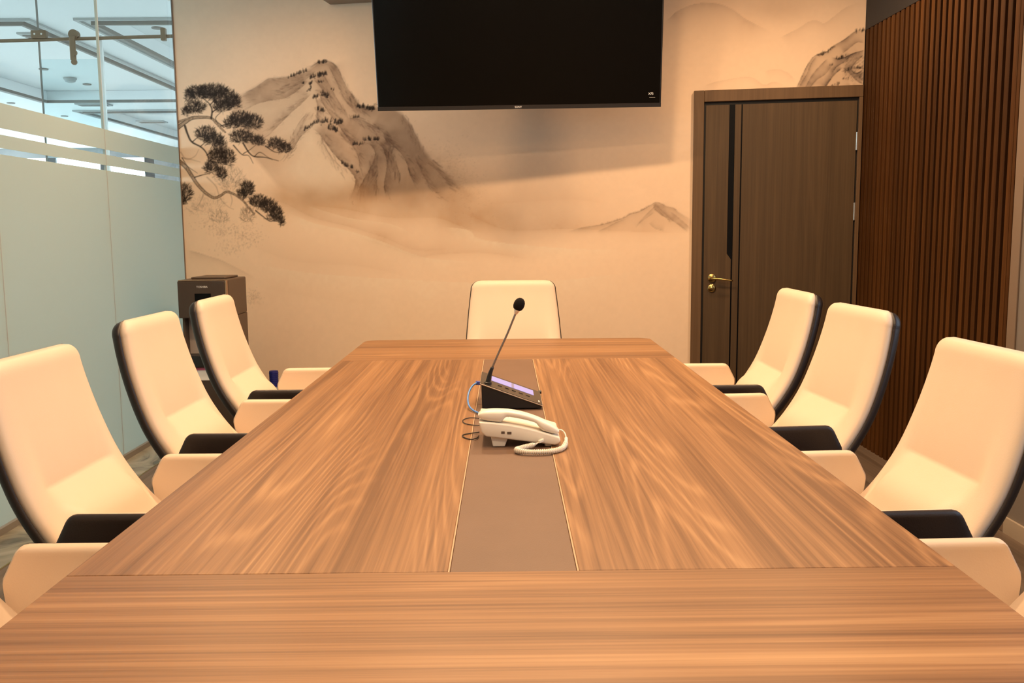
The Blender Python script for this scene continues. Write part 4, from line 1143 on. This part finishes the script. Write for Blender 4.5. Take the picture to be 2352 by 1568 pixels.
MB().obox((.050, -PW-.005, .019), (.006, .003, .002), (-.002, .004, 0), (0, 0, .0035)).build('cord_plug', M['ivory'], ph, bevel=.001)
# black leads behind the phone
ld = tag(empty('black_lead', (0, 0, TZ)), 'thin black wire looping on the table left of the telephone', 'cable', 'black wires beside the telephone')
zt_ = .0023
MB().tube(spline([(-.030, 2.630, zt_), (-.075, 2.628, zt_), (-.108, 2.640, zt_), (-.128, 2.610, zt_), (-.122, 2.565, zt_), (-.098, 2.538, zt_), (-.060, 2.530, zt_), (-.020, 2.532, zt_)], 60), .0014, 8).build('cord', M['cable_black'], ld, smooth=True)
ld2 = tag(empty('black_lead', (0, 0, TZ)), 'thin black wire folded in a pointed loop by the telephone stand', 'cable', 'black wires beside the telephone')
MB().tube(spline([(-.0765, 2.445, zt_), (-.098, 2.432, zt_), (-.119, 2.414, zt_), (-.116, 2.385, zt_), (-.098, 2.360, zt_), (-.082, 2.372, zt_), (-.0765, 2.400, zt_)], 60), .0016, 8).build('cord', M['cable_black'], ld2, smooth=True)

# ================================================================== WATER DISPENSER AND JUG
DX0, DX1, DY0, DY1 = -1.973, -1.676, 5.50, 5.92
wd_ = tag(empty('water_dispenser', ((DX0+DX1)/2, (DY0+DY1)/2, 0)), 'brown water dispenser with a dark display in the corner', 'water dispenser')
hw_, hd_ = (DX1-DX0)/2, (DY1-DY0)/2
def wbox(name, mat, x0, x1, y0, y1, z0, z1, bevel=.004, parent=wd_): return MB().box(x0, x1, y0, y1, z0, z1).build(name, mat, parent, bevel=bevel, seg=2)
wbox('head_body', M['disp_side'], -hw_+.004, hw_-.002, -hd_+.035, hd_, .790, 1.020, .008)
wbox('lid', M['disp_side'], -hw_+.05, hw_-.04, -hd_+.10, hd_-.04, 1.0205, 1.032, .004)
wbox('front_panel', M['disp_front'], -hw_, hw_-.014, -hd_, -hd_+.034, .790, 1.014, .006)
wbox('edge_strip', M['disp_gold'], hw_-.0135, hw_-.004, -hd_+.003, -hd_+.034, .792, 1.016, .002)
wbox('top_strip', M['disp_gold'], -hw_+.004, hw_-.014, -hd_+.003, -hd_+.034, 1.0145, 1.0195, .002)
cxp = (atY(466, 684, DY0)[0]-(DX0+DX1)/2)
dpw = .049
zd = atY(466, 684, DY0)[2]
wbox('display', M['black_glass'], cxp-dpw, cxp+dpw, -hd_-.0015, -hd_+.001, zd-.026, zd+.026, .001)
for k in range(3):
    wbox('button', M['disp_niche'], cxp-.058, cxp-.046, -hd_-.001, -hd_+.001, zd-.060-.02*k, zd-.054-.02*k, 0)
    wbox('button', M['disp_niche'], cxp-.018+.03*k, cxp-.008+.03*k, -hd_-.001, -hd_+.001, zd-.058, zd-.052, 0)
lt = link('lettering', text_mesh('TOSHIBA', .0165, M['white_print'], 'lettering'), wd_)
lt.rotation_euler = (math.pi/2, 0, 0); pz = atY(464, 659, DY0); lt.location = (pz[0]-(DX0+DX1)/2, -hd_-.0012, pz[2])
wbox('niche_back', M['disp_niche'], -hw_+.02, hw_-.02, -.10, hd_-.01, .5605, .7895, .002)
wbox('niche_cheek', M['disp_side'], -hw_+.004, -hw_+.0195, -hd_+.05, hd_, .5605, .7895, .003)
wbox('niche_cheek', M['disp_side'], hw_-.0195, hw_-.002, -hd_+.05, hd_, .5605, .7895, .003)
MB().lathe([(.012, .745), (.012, .7895)], (0, -.15, 0), 'z', 14).build('spout', M['chrome'], wd_, smooth='auto')
wbox('drip_tray', M['black_plastic'], -hw_+.01, hw_-.01, -hd_+.0, hd_, .489, .560, .005)
wbox('lower_cabinet', M['disp_front'], -hw_+.004, hw_-.002, -hd_+.02, hd_, .0, .4885, .006)
wbox('notice', M['white_print'], -hw_+.06, hw_-.05, -hd_+.0185, -hd_+.0199, .408, .470, 0)
wbox('notice_band', M['pink'], -hw_+.06, hw_-.05, -hd_+.0185, -hd_+.0199, .4705, .486, 0)

jg = tag(empty('water_jug', (-1.526, 5.93, 0)), 'water jug with a dark blue ribbed cap on the floor by the mural', 'water jug')
MB().lathe([(.09, 0), (.105, .012), (.108, .05), (.102, .06), (.108, .075), (.108, .13), (.102, .14), (.108, .155), (.107, .20), (.085, .245), (.045, .275), (.028, .288), (.027, .305)], (0, 0, 0), 'z', 32).build('bottle', M['jug'], jg, smooth='auto')
cp = []
for k in range(8):
    z = .296+k*.0125; cp += [(.0305-.003*(1-k/7), z), (.0305-.003*(1-k/7), z+.0085), (.0285-.003*(1-k/7), z+.0105)]
cp += [(.029, .400), (.024, .4025)]
MB().lathe(cp, (0, 0, 0), 'z', 32).build('cap', M['cap_blue'], jg, smooth='auto')

# ================================================================== THINGS IN THE OFFICE BEHIND THE GLASS
RY = 6.9
pa, pb = atY(-60, 96, RY), atY(430, 82, RY)
rl = tag(empty('sliding_door_rail', (pa[0], RY, pa[2])), 'bronze sliding door rail with roller hanger behind the clear glass', 'door rail')
MB().tube([(0, 0, 0), tuple(np.array(pb)-np.array(pa))], .0125, 14).build('rail', M['bronze'], rl, smooth='auto')
def rp(x, y): return np.array(atY(x, y, RY))-np.array(pa)
c = rp(92, 80); MB().obox(c+np.array([0, -.01, 0]), (.055, 0, 0), (0, .02, 0), (0, 0, .028)).build('rail_clamp', M['bronze'], rl, bevel=.006)
for dx in (-.025, .025): MB().lathe([(.007, -.034), (.007, -.031)], (c[0]+dx, 0, c[2]), 'y', 12).build('screw', M['steel'], rl)
c = rp(377, 80); MB().obox(c+np.array([0, -.01, 0]), (.018, 0, 0), (0, .02, 0), (0, 0, .045)).build('end_stop', M['bronze'], rl, bevel=.006)
c1, c2 = rp(171, 84), rp(172, 140)
hg = MB().obox((c1+c2)/2+np.array([0, -.03, 0]), (.022, 0, 0), (0, .006, 0), (0, 0, abs(c1[2]-c2[2])/2)).build('hanger_strap', M['bronze'], rl, bevel=.005)
MB().lathe([(.036, -.022), (.036, -.004), (.026, 0), (.036, .004), (.036, .018)], (c1[0], 0, c1[2]+.012), 'y', 24).build('roller', M['bronze'], rl, smooth='auto')
for yy in (124, 145):
    cc = rp(177, yy); MB().lathe([(.021, -.05), (.021, -.037)], (cc[0], 0, cc[2]), 'y', 18).build('glass_clamp', M['bronze'], rl, smooth='auto')
gd = tag(empty('sliding_glass_door', (atY(97, 300, RY)[0], RY+.05, 0)), 'clear sliding glass door hanging from the bronze rail', 'door')
xg0 = atY(97, 300, RY)[0]; xg1 = atY(232, 300, RY)[0]
MB().box(0, xg1-xg0, -.006, .006, .02, pa[2]-.12).build('door_pane', M['glass_office'], gd)
MB().box(-.008, -.0005, -.008, .008, .02, OZ-.002).build('pane_edge_and_glint', M['moulding_dark'], gd)
MB().box(xg1-xg0+.0005, xg1-xg0+.028, -.012, .012, .02, OZ-.3).build('pane_edge_and_glint', M['white_paint'], gd)  # white strip painted in for the bright reflection beside the glass joint
sd = tag(empty('smoke_detector', tuple(atZ(161, 179, OZ+.118))), 'small white smoke detector on the office ceiling', 'smoke detector')
MB().lathe([(.03, -.055), (.055, -.045), (.065, -.02), (.075, -.018), (.075, 0)], (0, 0, 0), 'z', 24).build('housing', M['moulding'], sd, smooth='auto')
for k, (x0, y0, x1, y1) in enumerate(((183, 240, 248, 237), (320, 279, 378, 277), (44, 76, 106, 82))):
    a_, b_ = atZ(x0, y0, OZ), atZ(x1, y1, OZ)
    dv = tag(empty('air_diffuser', ((a_[0]+b_[0])/2, (a_[1]+b_[1])/2, OZ)), ['grey slot air diffuser above the middle of the glass door', 'grey slot air diffuser near the mural wall corner', 'grey slot air diffuser by the rail clamp'][k], 'air vent', 'office ceiling diffusers')
    L_ = abs(b_[0]-a_[0])/2
    MB().box(-L_, L_, -.11, .11, -.02, -.001).build('frame', M['moulding'], dv, bevel=.004)
    for q_ in (-.05, .0, .05): MB().box(-L_+.03, L_-.03, q_-.012, q_+.012, -.026, -.0205).build('blade', M['moulding_dark'], dv)
for k, (x, y) in enumerate(((100, 158), (200, 193), (275, 216), (362, 63), (25, 236), (148, 266))):
    p = atZ(x, y, OZ if k not in (0, 1, 2) else OZ+.118)
    dl = tag(empty('office_spotlight', tuple(p)), 'small dark recessed office spotlight ' + ('left of the smoke detector', 'right of the smoke detector', 'just below the long tray edge near the glass joint', 'beside the end of the door rail', 'lowest at the far left picture edge', 'just above the frosted band')[k], 'spotlight', 'office ceiling spotlights')
    MB().lathe([(.03, -.012), (.05, -.010), (.052, -.001)], (0, 0, 0), 'z', 18).build('ring', M['moulding_dark'], dl)

# ================================================================== ROOM LIGHTING
for k, (x, y, pw_l) in enumerate(LAMPS):
    dl = tag(empty('ceiling_downlight', (x, y, ROOM_H)), 'round recessed warm downlight over the table, %s, %s' % (('glass side', 'slat side')[k % 2], ('above its near end', 'second from the near end', 'third from the near end', 'above its far end', 'in the corner towards the mural wall')[k//2]), 'downlight', 'meeting room downlights')
    MB().lathe([(.085, -.001), (.095, -.001), (.10, -.006), (.085, -.008)], (0, 0, 0), 'z', 28).build('ring', M['white_paint'], dl)
    ld_ = bpy.data.lights.new('downlight', 'AREA'); ld_.shape = 'DISK'; ld_.size = .17; ld_.energy = LAMP_W*pw_l; ld_.color = LAMP_COLOR; ld_.spread = math.radians(175)
    lo = link('light_disc', ld_, dl); lo.location = (0, 0, -.012)
